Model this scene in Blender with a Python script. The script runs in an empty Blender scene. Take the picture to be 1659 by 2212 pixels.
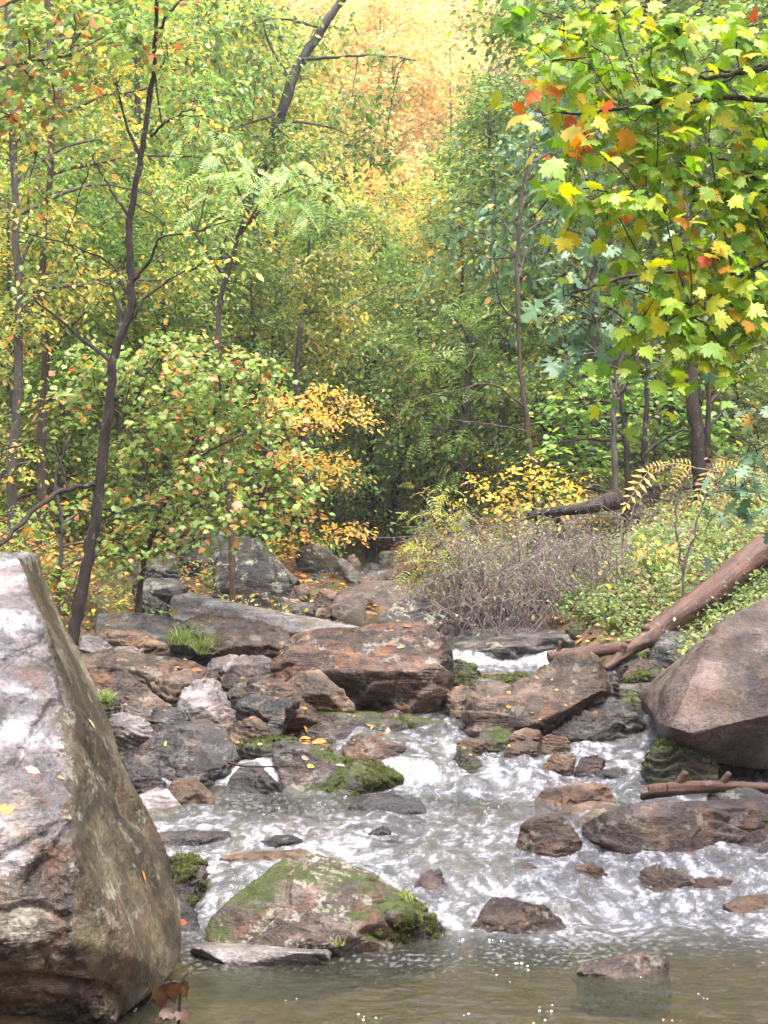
import bpy, bmesh, math, random
import numpy as np
from mathutils import Vector, Matrix
from mathutils.bvhtree import BVHTree

F, HC, CX, HY = 3039.0, 1.8, 829.5, 1150.0      # focal length and horizon of the photograph (1659 x 2212 units), eye height
HAZE, SUN, SUN_AZ, EXPO = 0.0015, 1.0, 150, 2.34
SC = bpy.context.scene
COL = SC.collection
RNG = np.random.default_rng(11)

# ------------------------------------------------------------------ helpers
def P(px, py, Y):
    return np.array([(px - CX) * Y / F, Y, HC - (py - HY) * Y / F])

_perm = np.random.default_rng(5).permutation(256)
_perm = np.concatenate([_perm, _perm, _perm])
_g = np.random.default_rng(6).normal(size=(256, 3)); _g /= np.linalg.norm(_g, axis=1)[:, None]
def pn(p):
    i = np.floor(p).astype(np.int64); f = p - i; i &= 255
    u = f * f * f * (f * (f * 6 - 15) + 10)
    out = 0
    for a in (0, 1):
        for b in (0, 1):
            for c in (0, 1):
                h = _perm[_perm[_perm[(i[:, 0] + a) & 255] + ((i[:, 1] + b) & 255)] + ((i[:, 2] + c) & 255)] & 255
                d = (_g[h] * (f - np.array([a, b, c]))).sum(1)
                w = (u[:, 0] if a else 1 - u[:, 0]) * (u[:, 1] if b else 1 - u[:, 1]) * (u[:, 2] if c else 1 - u[:, 2])
                out = out + w * d
    return out * 1.6
def fbm(p, o=4, g=0.5):
    s = 0; a = 1.0; t = 0
    for k in range(o):
        s = s + a * pn(p * (2.03 ** k) + k * 17.3); t += a; a *= g
    return s / t
def fbm2(x, y, o=4, g=0.5, z=0.0):
    x = np.asarray(x, float); y = np.asarray(y, float)
    p = np.stack([x.ravel(), y.ravel(), np.full(x.size, z)], 1)
    return fbm(p, o, g).reshape(x.shape)
def sst(a, b, x):
    t = np.clip((x - a) / (b - a), 0, 1); return t * t * (3 - 2 * t)
def unit(v):
    return v / np.maximum(np.linalg.norm(v, axis=-1, keepdims=True), 1e-9)

class MB:
    """collects vertices and faces, then links ONE mesh object"""
    def __init__(s): s.v = []; s.f = {}; s.n = 0
    def add(s, V, Fs):
        V = np.asarray(V, float).reshape(-1, 3); Fs = np.asarray(Fs, int)
        s.f.setdefault(Fs.shape[1], []).append(Fs + s.n); s.v.append(V); s.n += len(V)
    def tube(s, pts, rad, sides=6, cap=True):
        pts = np.asarray(pts, float); rad = np.broadcast_to(np.asarray(rad, float), (len(pts),))
        t = unit(np.gradient(pts, axis=0))
        ref = np.array([0.0, 0, 1]) if abs(t[0][2]) < .9 else np.array([1.0, 0, 0])
        a = unit(np.cross(t, ref)); b = np.cross(t, a)
        ang = np.linspace(0, 2 * np.pi, sides, endpoint=False)
        V = pts[:, None] + rad[:, None, None] * (np.cos(ang)[None, :, None] * a[:, None] + np.sin(ang)[None, :, None] * b[:, None])
        n = len(pts); i = np.arange(n - 1)[:, None] * sides; j = np.arange(sides)[None]; k = (j + 1) % sides
        q = np.stack([i + j, i + k, i + sides + k, i + sides + j], -1).reshape(-1, 4)
        V = V.reshape(-1, 3)
        if cap:
            V = np.vstack([V, pts[0], pts[-1]]); m = n * sides
            jj = np.arange(sides); kk = (jj + 1) % sides
            s.f.setdefault(3, []).append(np.stack([np.full(sides, m), kk, jj], 1) + s.n)
            s.f.setdefault(3, []).append(np.stack([np.full(sides, m + 1), (n - 1) * sides + jj, (n - 1) * sides + kk], 1) + s.n)
        s.add(V, q)
    def arrays(s): return np.vstack(s.v)
    def build(s, name, mat, parent=None, smooth=True, origin=None):
        V = np.vstack(s.v) if s.v else np.zeros((0, 3))
        if origin is not None: V = V - np.asarray(origin)
        return mesh_obj(name, V, {k: np.vstack(x) for k, x in s.f.items()}, mat, parent, smooth)

def make_mesh(name, V, Fd, smooth=True):
    me = bpy.data.meshes.new(name)
    me.vertices.add(len(V)); me.vertices.foreach_set('co', np.ascontiguousarray(V, dtype=np.float32).ravel())
    loops = []; starts = []; s = 0
    for k, fs in Fd.items():
        loops.append(fs.ravel()); starts.append(s + np.arange(len(fs)) * k); s += len(fs) * k
    L = np.concatenate(loops).astype(np.int32); S = np.concatenate(starts).astype(np.int32)
    me.loops.add(len(L)); me.loops.foreach_set('vertex_index', L)
    me.polygons.add(len(S)); me.polygons.foreach_set('loop_start', S)
    me.update(calc_edges=True); me.validate()
    if smooth: me.polygons.foreach_set('use_smooth', np.ones(len(me.polygons), bool))
    return me
def mesh_obj(name, V, Fd, mat, parent=None, smooth=True):
    me = make_mesh(name, V, Fd, smooth)
    if mat: me.materials.append(mat)
    o = bpy.data.objects.new(name, me); COL.objects.link(o)
    if parent: o.parent = parent
    return o
def tag(o, label=None, cat=None, group=None, kind=None):
    if label: o['label'] = label
    if cat: o['category'] = cat
    if group: o['group'] = group
    if kind: o['kind'] = kind
    return o
def empty(name, loc):
    o = bpy.data.objects.new(name, None); COL.objects.link(o); o.location = [float(c) for c in loc]; o.empty_display_size = .1
    return o
def copy_tree(root, loc, rz=0, s=1.0, label=None, group=None):
    r = root.copy(); COL.objects.link(r); r.location = [float(c) for c in loc]; r.rotation_euler = (0, 0, rz); r.scale = (s, s, s)
    if label: r['label'] = label
    if group: r['group'] = group
    for ch in list(root.children):
        c = ch.copy(); COL.objects.link(c); c.parent = r
    return r

# ------------------------------------------------------------------ terrain
_T = [(2212, 0), (1990, 0), (1930, .06), (1870, .14), (1800, .21), (1700, .25), (1640, .39), (1600, .44), (1560, .49), (1500, .56),
      (1440, .66), (1400, .80), (1360, .90), (1330, .95), (1300, 1.05), (1270, 1.15), (1245, 1.25), (1222, 1.37), (1200, 1.45), (1180, 1.55)]
TY = np.array([(HC - z) * F / (py - HY) for py, z in _T]); TZ = np.array([z for _, z in _T]); TP = np.array([p for p, _ in _T], float)
def zw(Y):
    Y = np.asarray(Y, float)
    z = np.interp(Y, TY, TZ)
    far = np.maximum(Y - TY[-1], 0)
    return z + 0.22 * np.minimum(far, 14) + .46 * np.maximum(far - 14, 0)
def y_of(py):                       # depth at which the creek bed shows at that height of the photograph
    return float(np.interp(-py, -TP, TY))
_cy = [0, 5, 6.5, 7.5, 8.5, 8.8, 9.2, 10.8, 12, 14, 18, 22, 30, 300]
_cl = [-1.1, -1.1, -1.15, -1.4, -1.5, -.1, .1, .4, .4, .15, -.55, -.75, -1, -1]
_cr = [2.3, 2.3, 2.4, 2.5, 2.7, 2.7, 2.6, 2.1, 1.7, .9, .1, -.1, 0, 0]
def ground(x, Y):
    x = np.asarray(x, float); Y = np.asarray(Y, float)
    xl = np.interp(Y, _cy, _cl); xr = np.interp(Y, _cy, _cr)
    dl = np.maximum(xl - x, 0); dr = np.maximum(x - xr, 0)
    ins = np.minimum(x - xl, xr - x)
    bed = -0.16 * sst(-.1, .35, ins) * sst(26, 20, Y)
    k = sst(18, 40, Y)
    L = .03 * sst(0, .2, dl) + .05 * dl + np.maximum(dl - 2.6, 0) * .34 - (.17 + .12 * sst(11.6, 12.6, Y)) * sst(.05, .35, dl) * sst(3.2, 2.6, dl) * sst(8.2, 8.8, Y) * sst(16.5, 15, Y)
    R = .07 * sst(0, .2, dr) + .36 * dr
    n = fbm2(x * .9, Y * .9, 4, z=3.1) * np.where(Y < 14, .05, .10) + fbm2(x * .12, Y * .12, 3, z=9.1) * .5 * sst(14, 30, Y) + fbm2(x * 4, Y * 4, 2, z=5) * .025
    rise = np.minimum(L + R, 14 + .1 * (L + R))
    return zw(Y) + bed + rise + .95 * np.maximum(-2 - Y, 0) * sst(0, 3, -2 - Y) + n * np.where(ins > 0, .5, 1) + k * 0  # slope behind the camera is unseen, raised to block low sky light

# ------------------------------------------------------------------ materials
class NT:
    def __init__(s, name):
        s.m = bpy.data.materials.new(name); s.m.use_nodes = True; s.t = s.m.node_tree; s.t.nodes.clear()
        s.out = s.n('ShaderNodeOutputMaterial')
    def n(s, typ, **kw):
        x = s.t.nodes.new(typ)
        for k, v in kw.items():
            if k.startswith('_'): x.inputs[k[1:].replace('_', ' ')].default_value = v
            else: setattr(x, k, v)
        return x
    def l(s, a, b): s.t.links.new(a, b)
    def noise(s, vec, scale, detail=6, rough=.6, dist=0):
        x = s.n('ShaderNodeTexNoise'); x.inputs['Scale'].default_value = scale; x.inputs['Detail'].default_value = detail
        x.inputs['Roughness'].default_value = rough; x.inputs['Distortion'].default_value = dist
        if vec is not None: s.l(vec, x.inputs['Vector'])
        return x.outputs['Fac']
    def ramp(s, fac, stops, interp='LINEAR'):
        x = s.n('ShaderNodeValToRGB'); e = x.color_ramp; e.interpolation = interp
        while len(e.elements) < len(stops): e.elements.new(.5)
        for el, (p, c) in zip(e.elements, stops):
            el.position = p; el.color = (*c, 1) if not isinstance(c, (int, float)) else (c, c, c, 1)
        s.l(fac, x.inputs['Fac']); return x.outputs['Color']
    def mix(s, fac, a, b, mode='MIX'):
        x = s.n('ShaderNodeMix', data_type='RGBA', blend_type=mode)
        for v, i in ((fac, 0), (a, 6), (b, 7)):
            if isinstance(v, (int, float)): x.inputs[i].default_value = v
            elif isinstance(v, tuple): x.inputs[i].default_value = (*v, 1)
            else: s.l(v, x.inputs[i])
        return x.outputs[2]
    def math(s, op, a, b=None, clamp=False):
        x = s.n('ShaderNodeMath', operation=op, use_clamp=clamp)
        for i, v in enumerate((a, b)):
            if v is None: continue
            if isinstance(v, (int, float)): x.inputs[i].default_value = v
            else: s.l(v, x.inputs[i])
        return x.outputs[0]
    def mapr(s, v, a, b, c, d):
        x = s.n('ShaderNodeMapRange'); x.inputs[1].default_value = a; x.inputs[2].default_value = b; x.inputs[3].default_value = c; x.inputs[4].default_value = d
        s.l(v, x.inputs[0]); return x.outputs[0]
    def coords(s, rot=(0, 0, 0), scale=(1, 1, 1), rnd=True):
        tc = s.n('ShaderNodeTexCoord'); mp = s.n('ShaderNodeMapping')
        mp.inputs['Rotation'].default_value = rot; mp.inputs['Scale'].default_value = scale
        if rnd:
            oi = s.n('ShaderNodeObjectInfo'); va = s.n('ShaderNodeVectorMath', operation='ADD'); sc = s.math('MULTIPLY', oi.outputs['Random'], 37.0)
            s.l(tc.outputs['Object'], va.inputs[0]); s.l(sc, va.inputs[1]); s.l(va.outputs[0], mp.inputs['Vector'])
        else: s.l(tc.outputs['Object'], mp.inputs['Vector'])
        return mp.outputs[0]
    def bump(s, h, strength, dist, nrm=None):
        b = s.n('ShaderNodeBump'); b.inputs['Strength'].default_value = strength; b.inputs['Distance'].default_value = dist
        s.l(h, b.inputs['Height'])
        if nrm is not None: s.l(nrm, b.inputs['Normal'])
        return b.outputs[0]
    def pr(s, col, rough, nrm=None, spec=.5):
        b = s.n('ShaderNodeBsdfPrincipled')
        for v, k in ((col, 'Base Color'), (rough, 'Roughness'), (spec, 'Specular IOR Level')):
            if isinstance(v, (int, float)): b.inputs[k].default_value = v
            elif isinstance(v, tuple): b.inputs[k].default_value = (*v, 1)
            else: s.l(v, b.inputs[k])
        if nrm is not None: s.l(nrm, b.inputs['Normal'])
        return b
    def done(s, sh): s.l(sh, s.out.inputs['Surface']); return s.m

def rock_mat(name, c0, c1, c2, rust=.3, lichen=.3, moss=0.0, wet=.25, fol=(.5, .3, 0), folk=5.0, mosscol=(.040, .056, .012), dark=.35, spec=.34, rmax=.5, coat=.0):
    t = NT(name)
    v = t.coords(); vf = t.coords(rot=fol, scale=(1, 1, folk))
    big = t.noise(v, 2.2, 5, .6, .6); mid = t.noise(v, 8, 8, .68); fo = t.noise(vf, 3.2, 8, .62, .4); fine = t.noise(v, 55, 4, .7); sp = t.noise(v, 140, 2, .6)
    f = t.math('ADD', t.math('MULTIPLY', big, .45), t.math('ADD', t.math('MULTIPLY', fo, .35), t.math('MULTIPLY', mid, .2)))
    col = t.ramp(f, [(.39, tuple(k * .12 for k in c0)), (.50, tuple(k * .26 for k in c1)), (.63, tuple(k * .62 for k in c2))])
    col = t.mix(t.mapr(fine, .3, .7, 0, 1), col, t.mix(.55, col, (.0, .0, .0)), 'MIX')
    col = t.mix(t.math('MULTIPLY', t.mapr(sp, .60, .68, 0, 1), .22), col, (.42, .40, .36))
    rm = t.mapr(t.noise(t.coords(scale=(1.3, 1.3, 1.0)), 3.1, 6, .65, 1.0), .52, .64, 0, rust * .7)
    col = t.mix(rm, col, (.25, .115, .05))
    dm = t.mapr(t.noise(t.coords(rot=(1, .4, 2)), 4.2, 7, .7, .8), .54, .63, 0, dark)
    col = t.mix(dm, col, (.025, .022, .02))
    if lichen > 0:
        lm = t.mapr(t.math('ADD', t.math('MULTIPLY', t.noise(t.coords(rot=(2, 1, .4)), 7, 3, .5), .6), t.math('MULTIPLY', t.noise(v, 42, 3, .6), .4)), .56, .60, 0, lichen)
        col = t.mix(lm, col, (.40, .41, .33))
    rough = t.mapr(mid, .3, .7, wet, rmax)
    h = t.math('ADD', t.math('MULTIPLY', mid, .5), t.math('ADD', t.math('MULTIPLY', fo, .9), t.math('MULTIPLY', fine, .16)))
    nrm = t.bump(h, .95, .055); nrm = t.bump(sp, .35, .004, nrm)
    if moss > 0:
        g = t.n('ShaderNodeNewGeometry'); sx = t.n('ShaderNodeSeparateXYZ'); t.l(g.outputs['Normal'], sx.inputs[0])
        mm = t.math('ADD', t.math('MULTIPLY', sx.outputs[2], .22), t.noise(t.coords(rot=(.2, 2, 1)), 3.0, 7, .66, .6))
        mk = t.mapr(mm, .78 - moss * .3, .84 - moss * .3, 0, .95)
        mc = t.ramp(t.noise(v, 30, 4, .7), [(.3, tuple(c * .45 for c in mosscol)), (.7, tuple(c * 1.5 for c in mosscol))])
        col = t.mix(mk, col, mc); rough = t.mix(mk, rough, (.9, .9, .9))
    b = t.pr(col, rough, nrm, spec); b.inputs['Coat Weight'].default_value = coat; b.inputs['Coat Roughness'].default_value = .16; b.inputs['Coat IOR'].default_value = 1.4
    return t.done(b.outputs[0])

def leaf_mat(name, stops, rough=.40, trans=.42, spec=.5, sat=.9):
    t = NT(name); g = t.n('ShaderNodeNewGeometry'); r = g.outputs['Random Per Island']
    col = t.ramp(r, stops)
    tc = t.n('ShaderNodeTexCoord')
    sp = t.noise(tc.outputs['Object'], 26, 3, .6)
    col = t.mix(t.mapr(sp, .35, .68, 0, .4), col, t.mix(.5, col, (.10, .10, .012)))
    # every leaf a little different in value too
    wn = t.n('ShaderNodeTexWhiteNoise', noise_dimensions='1D'); t.l(r, wn.inputs['W'])
    hs = t.n('ShaderNodeHueSaturation'); t.l(t.mapr(wn.outputs['Value'], 0, 1, 1.1, 2.2), hs.inputs['Value']); t.l(col, hs.inputs['Color']); hs.inputs['Saturation'].default_value = sat
    col = hs.outputs['Color']
    pr = t.pr(col, rough, None, spec)
    tr = t.n('ShaderNodeBsdfTranslucent'); h2 = t.n('ShaderNodeHueSaturation'); h2.inputs['Value'].default_value = 1.5; h2.inputs['Saturation'].default_value = 1.1
    t.l(col, h2.inputs['Color']); t.l(h2.outputs[0], tr.inputs['Color'])
    mx = t.n('ShaderNodeMixShader'); mx.inputs[0].default_value = trans
    t.l(pr.outputs[0], mx.inputs[1]); t.l(tr.outputs[0], mx.inputs[2])
    return t.done(mx.outputs[0])

def bark_mat(name, a, b, scale=9, rough=.8, streak=.18, spec=.3):
    t = NT(name); v = t.coords(scale=(1, 1, streak)); w = t.coords()
    n = t.noise(v, scale * 3, 7, .7); m = t.noise(w, 4, 6, .65)
    col = t.ramp(t.math('ADD', t.math('MULTIPLY', n, .6), t.math('MULTIPLY', m, .4)), [(.36, a), (.62, b)])
    lm = t.mapr(t.noise(w, 14, 4, .6), .60, .68, 0, .45); col = t.mix(lm, col, (.26, .27, .22))
    return t.done(t.pr(col, rough, t.bump(n, .9, .02), spec).outputs[0])

M = {}
M['schist_grey'] = rock_mat('grey_schist', (.075, .07, .068), (.20, .19, .185), (.40, .385, .37), .25, .35, 0, .20, (.5, .35, 0))
M['giant_face'] = rock_mat('banded_gneiss_painted_sheen', (.16, .13, .12), (.66, .62, .65), (1.1, 1.1, 1.2), .4, .2, 0, .14, (.35, .9, 0), 4, dark=.9, spec=.5, rmax=.5)  # sky sheen of the wet face put into the pale bluish tones
M['brown'] = rock_mat('brown_gneiss', (.06, .042, .03), (.21, .135, .088), (.40, .285, .205), .5, .25, 0, .22, (.2, .5, 0), 4)
M['tan'] = rock_mat('tan_sandstone', (.14, .09, .052), (.37, .24, .14), (.58, .42, .28), .5, .1, 0, .28, (.2, .2, 0), 3, dark=.15)
M['orange'] = rock_mat('orange_tan_rock', (.18, .10, .055), (.42, .25, .14), (.60, .43, .30), .5, .05, 0, .28, (.1, .3, 0), 4, dark=.2)
M['pink'] = rock_mat('pinkish_granite', (.24, .17, .14), (.42, .305, .255), (.44, .33, .285), .25, .12, 0, .45, (.0, .1, 0), 1.5, dark=.12, spec=.3)
M['purple'] = rock_mat('purple_brown_slate', (.07, .046, .04), (.17, .115, .10), (.31, .23, .20), .35, .22, 0, .25, (.2, .35, 0), 3, dark=.3)
M['dark'] = rock_mat('dark_wet_rock', (.028, .026, .024), (.075, .068, .06), (.17, .155, .14), .2, .2, 0, .18, (.4, .5, 0), 5, spec=.45)
M['black'] = rock_mat('black_wet_rock', (.010, .009, .009), (.028, .024, .024), (.07, .058, .055), .12, .03, 0, .14, (.4, .5, 0), 4, spec=.6)
M['pale'] = rock_mat('pale_quartz_rock', (.20, .165, .155), (.42, .37, .35), (.62, .57, .54), .25, .12, 0, .2, (.5, .2, 0), 4, dark=.3, spec=.6)
M['white'] = rock_mat('white_quartz_rock', (.55, .46, .42), (.86, .78, .75), (1.15, 1.1, 1.12), .3, .15, 0, .16, (.5, .2, 0), 4, dark=.35, spec=.5)
M['rustboulder'] = rock_mat('rust_brown_boulder_rock', (.055, .032, .022), (.20, .105, .065), (.42, .27, .19), .9, .35, 0, .2, (.25, .15, 0), 6, dark=.55)
M['speckle'] = rock_mat('dark_speckled_rock', (.035, .035, .037), (.115, .115, .118), (.33, .31, .28), .45, .65, 0, .25, (1, .6, 0), 4, dark=.6)
M['mossy'] = rock_mat('moss_streaked_rock', (.10, .072, .058), (.30, .22, .18), (.58, .47, .40), .5, .5, .40, .35, (.3, .5, 0), 4, dark=.25)
M['mossydark'] = rock_mat('mossy_dark_rock', (.035, .03, .027), (.10, .085, .07), (.26, .22, .19), .25, .2, .62, .28, (.3, .5, 0), 4)
M['mossygrey'] = rock_mat('grey_rock_under_moss', (.07, .06, .055), (.19, .165, .15), (.38, .345, .32), .2, .3, .42, .25, (.3, .3, 0), 4)
M['cliff'] = rock_mat('lichen_grey_cliff_rock', (.04, .04, .038), (.105, .102, .095), (.22, .215, .20), .15, .6, .3, .4, (1.2, .2, 0), 4, dark=.5)
M['greygreen'] = rock_mat('grey_green_stone', (.08, .085, .075), (.17, .18, .16), (.30, .31, .28), .1, .3, 0, .3, (.3, .3, 0), 3)
M['giant_low'] = rock_mat('banded_wet_gneiss_painted_shade', (.04, .033, .026), (.17, .135, .10), (.40, .34, .27), .4, .4, 0, .14, (.35, .9, 0), 4, dark=.85, spec=.5, rmax=.5)  # darker version for the boulder's foot, with shade painted into the colour
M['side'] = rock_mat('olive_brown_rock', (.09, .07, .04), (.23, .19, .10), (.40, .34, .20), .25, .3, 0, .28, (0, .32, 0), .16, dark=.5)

# ------------------------------------------------------------------ rocks
ROCK_BVH = []
def bake_rock(name, hulls, label, mat, vox, amp=1.0, seed=0, group=None, cat='rock', lay=(.2, .1, 1), moss=None, origin=None, chip=6, carve=None):
    """hulls: lists of points; the convex lumps are fused into one skin and weathered"""
    bm = bmesh.new()
    for pts in hulls:
        b2 = bmesh.new()
        for p in pts: b2.verts.new(Vector([float(c) for c in p]))
        rc = np.random.default_rng(int(seed) * 13 + len(pts))
        A = np.array([[float(c) for c in p] for p in pts])
        for _c in range(chip):                       # knock flat chips off the lump
            n_ = unit(rc.normal(size=3) * np.array([.55, .3, .55]) - np.array([0, .9, -.45])); e_ = A @ n_
            r0 = bmesh.ops.convex_hull(b2, input=b2.verts); bmesh.ops.delete(b2, geom=list({g for g in r0['geom_interior'] + r0['geom_unused'] if isinstance(g, bmesh.types.BMVert)}), context='VERTS')
            pl = Vector(n_ * (e_.max() - rc.uniform(.03, .13) * np.ptp(e_)))
            bmesh.ops.bisect_plane(b2, geom=b2.verts[:] + b2.edges[:] + b2.faces[:], plane_co=pl, plane_no=Vector(n_), clear_outer=True)
            bmesh.ops.delete(b2, geom=b2.edges[:] + b2.faces[:], context='EDGES_FACES') if False else None
            vs_ = [v.co.copy() for v in b2.verts]; b2.clear()
            for c_ in vs_: b2.verts.new(c_)
            A = np.array([list(c_) for c_ in vs_])
        r = bmesh.ops.convex_hull(b2, input=b2.verts)
        bmesh.ops.delete(b2, geom=list({g for g in r['geom_interior'] + r['geom_unused'] if isinstance(g, bmesh.types.BMVert)}), context='VERTS')
        bmesh.ops.recalc_face_normals(b2, faces=b2.faces)
        tmp = bpy.data.meshes.new('t'); b2.to_mesh(tmp); b2.free(); bm.from_mesh(tmp); bpy.data.meshes.remove(tmp)
    me = bpy.data.meshes.new(name); bm.to_mesh(me); bm.free()
    o = bpy.data.objects.new(name, me); COL.objects.link(o)
    md = o.modifiers.new('r', 'REMESH'); md.mode = 'VOXEL'; md.voxel_size = vox
    dg = bpy.context.evaluated_depsgraph_get()
    ev = o.evaluated_get(dg); m2 = bpy.data.meshes.new_from_object(ev)
    o.modifiers.clear(); o.data = m2; bpy.data.meshes.remove(me); m2.name = name
    n = len(m2.vertices); co = np.empty(n * 3, np.float32); m2.vertices.foreach_get('co', co); co = co.reshape(-1, 3).astype(float)
    nr = np.empty(n * 3, np.float32); m2.vertex_normals.foreach_get('vector', nr); nr = nr.reshape(-1, 3).astype(float)
    ext = co.max(0) - co.min(0); s = float(np.median(ext)); off = seed * 7.31
    q = co + off
    L = unit(np.array(lay, float)); u = q @ L
    qs = q - L * (u[:, None] * .72)
    d = .022 * s * fbm(q / (s * .75), 3)
    d += .020 * s * fbm(q / (s * .22) + 5, 3, .6)
    # layered ledges following the bedding
    lv = u / (s * .11) + 1.6 * fbm(qs / (s * .5), 3)
    st = lv - np.floor(lv); st = np.clip(st, 0, 1); d += .046 * s * (sst(.0, .85, st) - sst(.85, 1, st)) * sst(-.25, .35, fbm(q / (s * .6) + 31, 2))
    # cracks
    cr = np.abs(fbm(q / (s * .55) + 77, 3)); d -= .035 * s * np.exp(-(cr / .025) ** 2) * sst(-.1, .3, fbm(q / s + 13, 2))
    d += .010 * fbm(q / .06, 3, .6) + .0035 * pn(q / .018)
    d = d * amp
    if carve is not None: d = d + carve(co, nr)
    co = co + nr * d[:, None]
    org = np.array([co[:, 0].mean(), co[:, 1].mean(), co[:, 2].min()]) if origin is None else np.array(origin)
    co -= org
    m2.vertices.foreach_set('co', co.astype(np.float32).ravel()); m2.update()
    m2.polygons.foreach_set('use_smooth', np.ones(len(m2.polygons), bool))
    m2.materials.clear(); m2.materials.append(M[mat]); o.location = [float(c) for c in org]
    tag(o, label, cat, group)
    W = co + org
    polys = [tuple(p.vertices) for p in m2.polygons]
    ROCK_BVH.append((BVHTree.FromPolygons([tuple(x) for x in W], polys), o))
    if moss: add_moss(o, moss, seed)
    return o

def add_moss(o, spec, seed):
    """moss cushion: a rough furry skin over part of the rock, its own mesh"""
    thr, wz, bx = spec          # threshold, weight of upward normals, optional direction bias
    me = o.data; n = len(me.vertices)
    co = np.empty(n * 3, np.float32); me.vertices.foreach_get('co', co); co = co.reshape(-1, 3).astype(float)
    nr = np.empty(n * 3, np.float32); me.vertex_normals.foreach_get('vector', nr); nr = nr.reshape(-1, 3).astype(float)
    s = np.ptp(co, axis=0).max()
    f = fbm(co / (s * .22) + seed + 3, 5, .68) * 1.6 + wz * nr[:, 2] + (co @ np.array(bx)) / s
    h = sst(thr - .02, thr + .30, f)
    keep = f > thr - .02
    nf = len(me.polygons); lt = np.empty(nf, np.int32); me.polygons.foreach_get('loop_total', lt)
    li = np.empty(len(me.loops), np.int32); me.loops.foreach_get('vertex_index', li)
    q = li.reshape(-1, 4)[:] if (lt == 4).all() else None
    if q is None: return
    q = q[keep[q].all(1)]
    if len(q) < 20: return
    used, inv = np.unique(q, return_inverse=True)
    V = co[used] + nr[used] * (-.004 + .020 * h[used] + h[used] * (.008 * fbm(co[used] / .03, 3, .7) + .006 * np.abs(pn(co[used] / .009))))[:, None]
    mesh_obj('moss', V, {4: inv.reshape(-1, 4)}, M['moss'], o)['kind'] = 'stuff'
    # short sprigs standing out of the cushion break its outline up
    rg = np.random.default_rng(seed + 900)
    area = s * s; k = int(min(5000, 7000 * area))
    idx = rg.choice(len(used), k, p=h[used] / max(h[used].sum(), 1e-9))
    b = V[idx] + rg.normal(size=(k, 3)) * .006; nn = unit(nr[used][idx] + rg.normal(size=(k, 3)) * .45 + np.array([0, 0, .4]))
    tdir = unit(np.cross(nn, rg.normal(size=(k, 3)))); L = rg.uniform(.004, .011, (k, 1)); w = .0025
    VV = np.stack([b - tdir * w, b + tdir * w, b + nn * L + tdir * w * .6, b + nn * L - tdir * w * .6], 1).reshape(-1, 3)
    mb = o.children[0] if o.children else None
    sp = mesh_obj('moss_sprig', VV, {4: np.arange(k * 4).reshape(-1, 4)}, M['moss_sprig'], mb)
    sp['kind'] = 'stuff'

t = NT('moss'); v = t.coords(); a = t.noise(v, 14, 5, .7); b = t.noise(v, 90, 4, .7)
c = t.ramp(t.math('ADD', t.math('MULTIPLY', a, .6), t.math('MULTIPLY', b, .4)), [(.34, (.016, .018, .007)), (.5, (.042, .052, .012)), (.66, (.13, .155, .028))])
M['moss'] = t.done(t.pr(c, .9, t.bump(b, 1, .015), .2).outputs[0])
M['moss_sprig'] = leaf_mat('moss_sprigs', [(0, (.02, .026, .006)), (.6, (.058, .070, .013)), (1, (.14, .155, .028))], .8, .25, .15)

def shape(outline, Y, t, front=None, dip=.18, lean=.5, back=.8):
    o = np.array(outline, float); top, bot = o[:, 1].min(), o[:, 1].max(); h = max(bot - top, 1)
    c = o.mean(0); pts = []
    for px, py in o:
        v = (bot - py) / h; Yp = Y + t * (.08 + lean * v)
        pts.append(P(px, py, Yp))
        if v < .3:
            g = P(c[0] + (px - c[0]) * .86, py, Yp + t * .16); g[2] -= dip; pts.append(g)
            g = P(c[0] + (px - c[0]) * .8, py, Yp); g[1] = Y + t * .95; g[2] -= dip; pts.append(g)
        q = c + (np.array([px, py]) - c) * back
        pts.append(P(q[0], q[1], Y + t))
    if front is None:
        rg = np.random.default_rng(int(c[0] * 7 + c[1]))
        front = []
        for k in range(0, len(o)):
            q = c + (o[k] - c) * rg.uniform(.45, .72) + np.array([0, .10 * h]); v = np.clip((bot - q[1]) / h, 0, 1)
            front.append((q[0], q[1], rg.uniform(-.04, .06) + .30 * v))
    for px, py, fr in front: pts.append(P(px, py, Y + t * fr))
    return pts

def rock(name, label, mat, outline, Y=None, t=None, front=None, lumps=(), vox=None, **kw):
    o = np.array(outline, float)
    yb = y_of(o[:, 1].max()) - .03
    if Y is None: Y = yb
    elif 5.3 < Y < 13.3 and abs(Y - yb) < .9 and not kw.pop('keep', False): Y = min(Y, yb)
    wpx = np.ptp(o[:, 0]); hpx = np.ptp(o[:, 1])
    if t is None: t = max(wpx * .7, hpx) * Y / F
    k = dict(dip=kw.pop('dip', .18), lean=kw.pop('lean', .5), back=kw.pop('back', .8))
    hulls = [shape(outline, Y, t, front, **k)]
    for L in lumps: hulls.append(shape(L[0], Y + L[1], L[2] if len(L) > 2 else t, L[3] if len(L) > 3 else None, **k))
    size = max(wpx, hpx) * Y / F
    vox = vox or max(.006, min(Y * .0009, size / 48))
    seed = kw.pop('seed', int(o[0, 0] + o[0, 1] * 3) % 97)
    return bake_rock(name, hulls, label, mat, vox, seed=seed, **kw)

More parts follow.
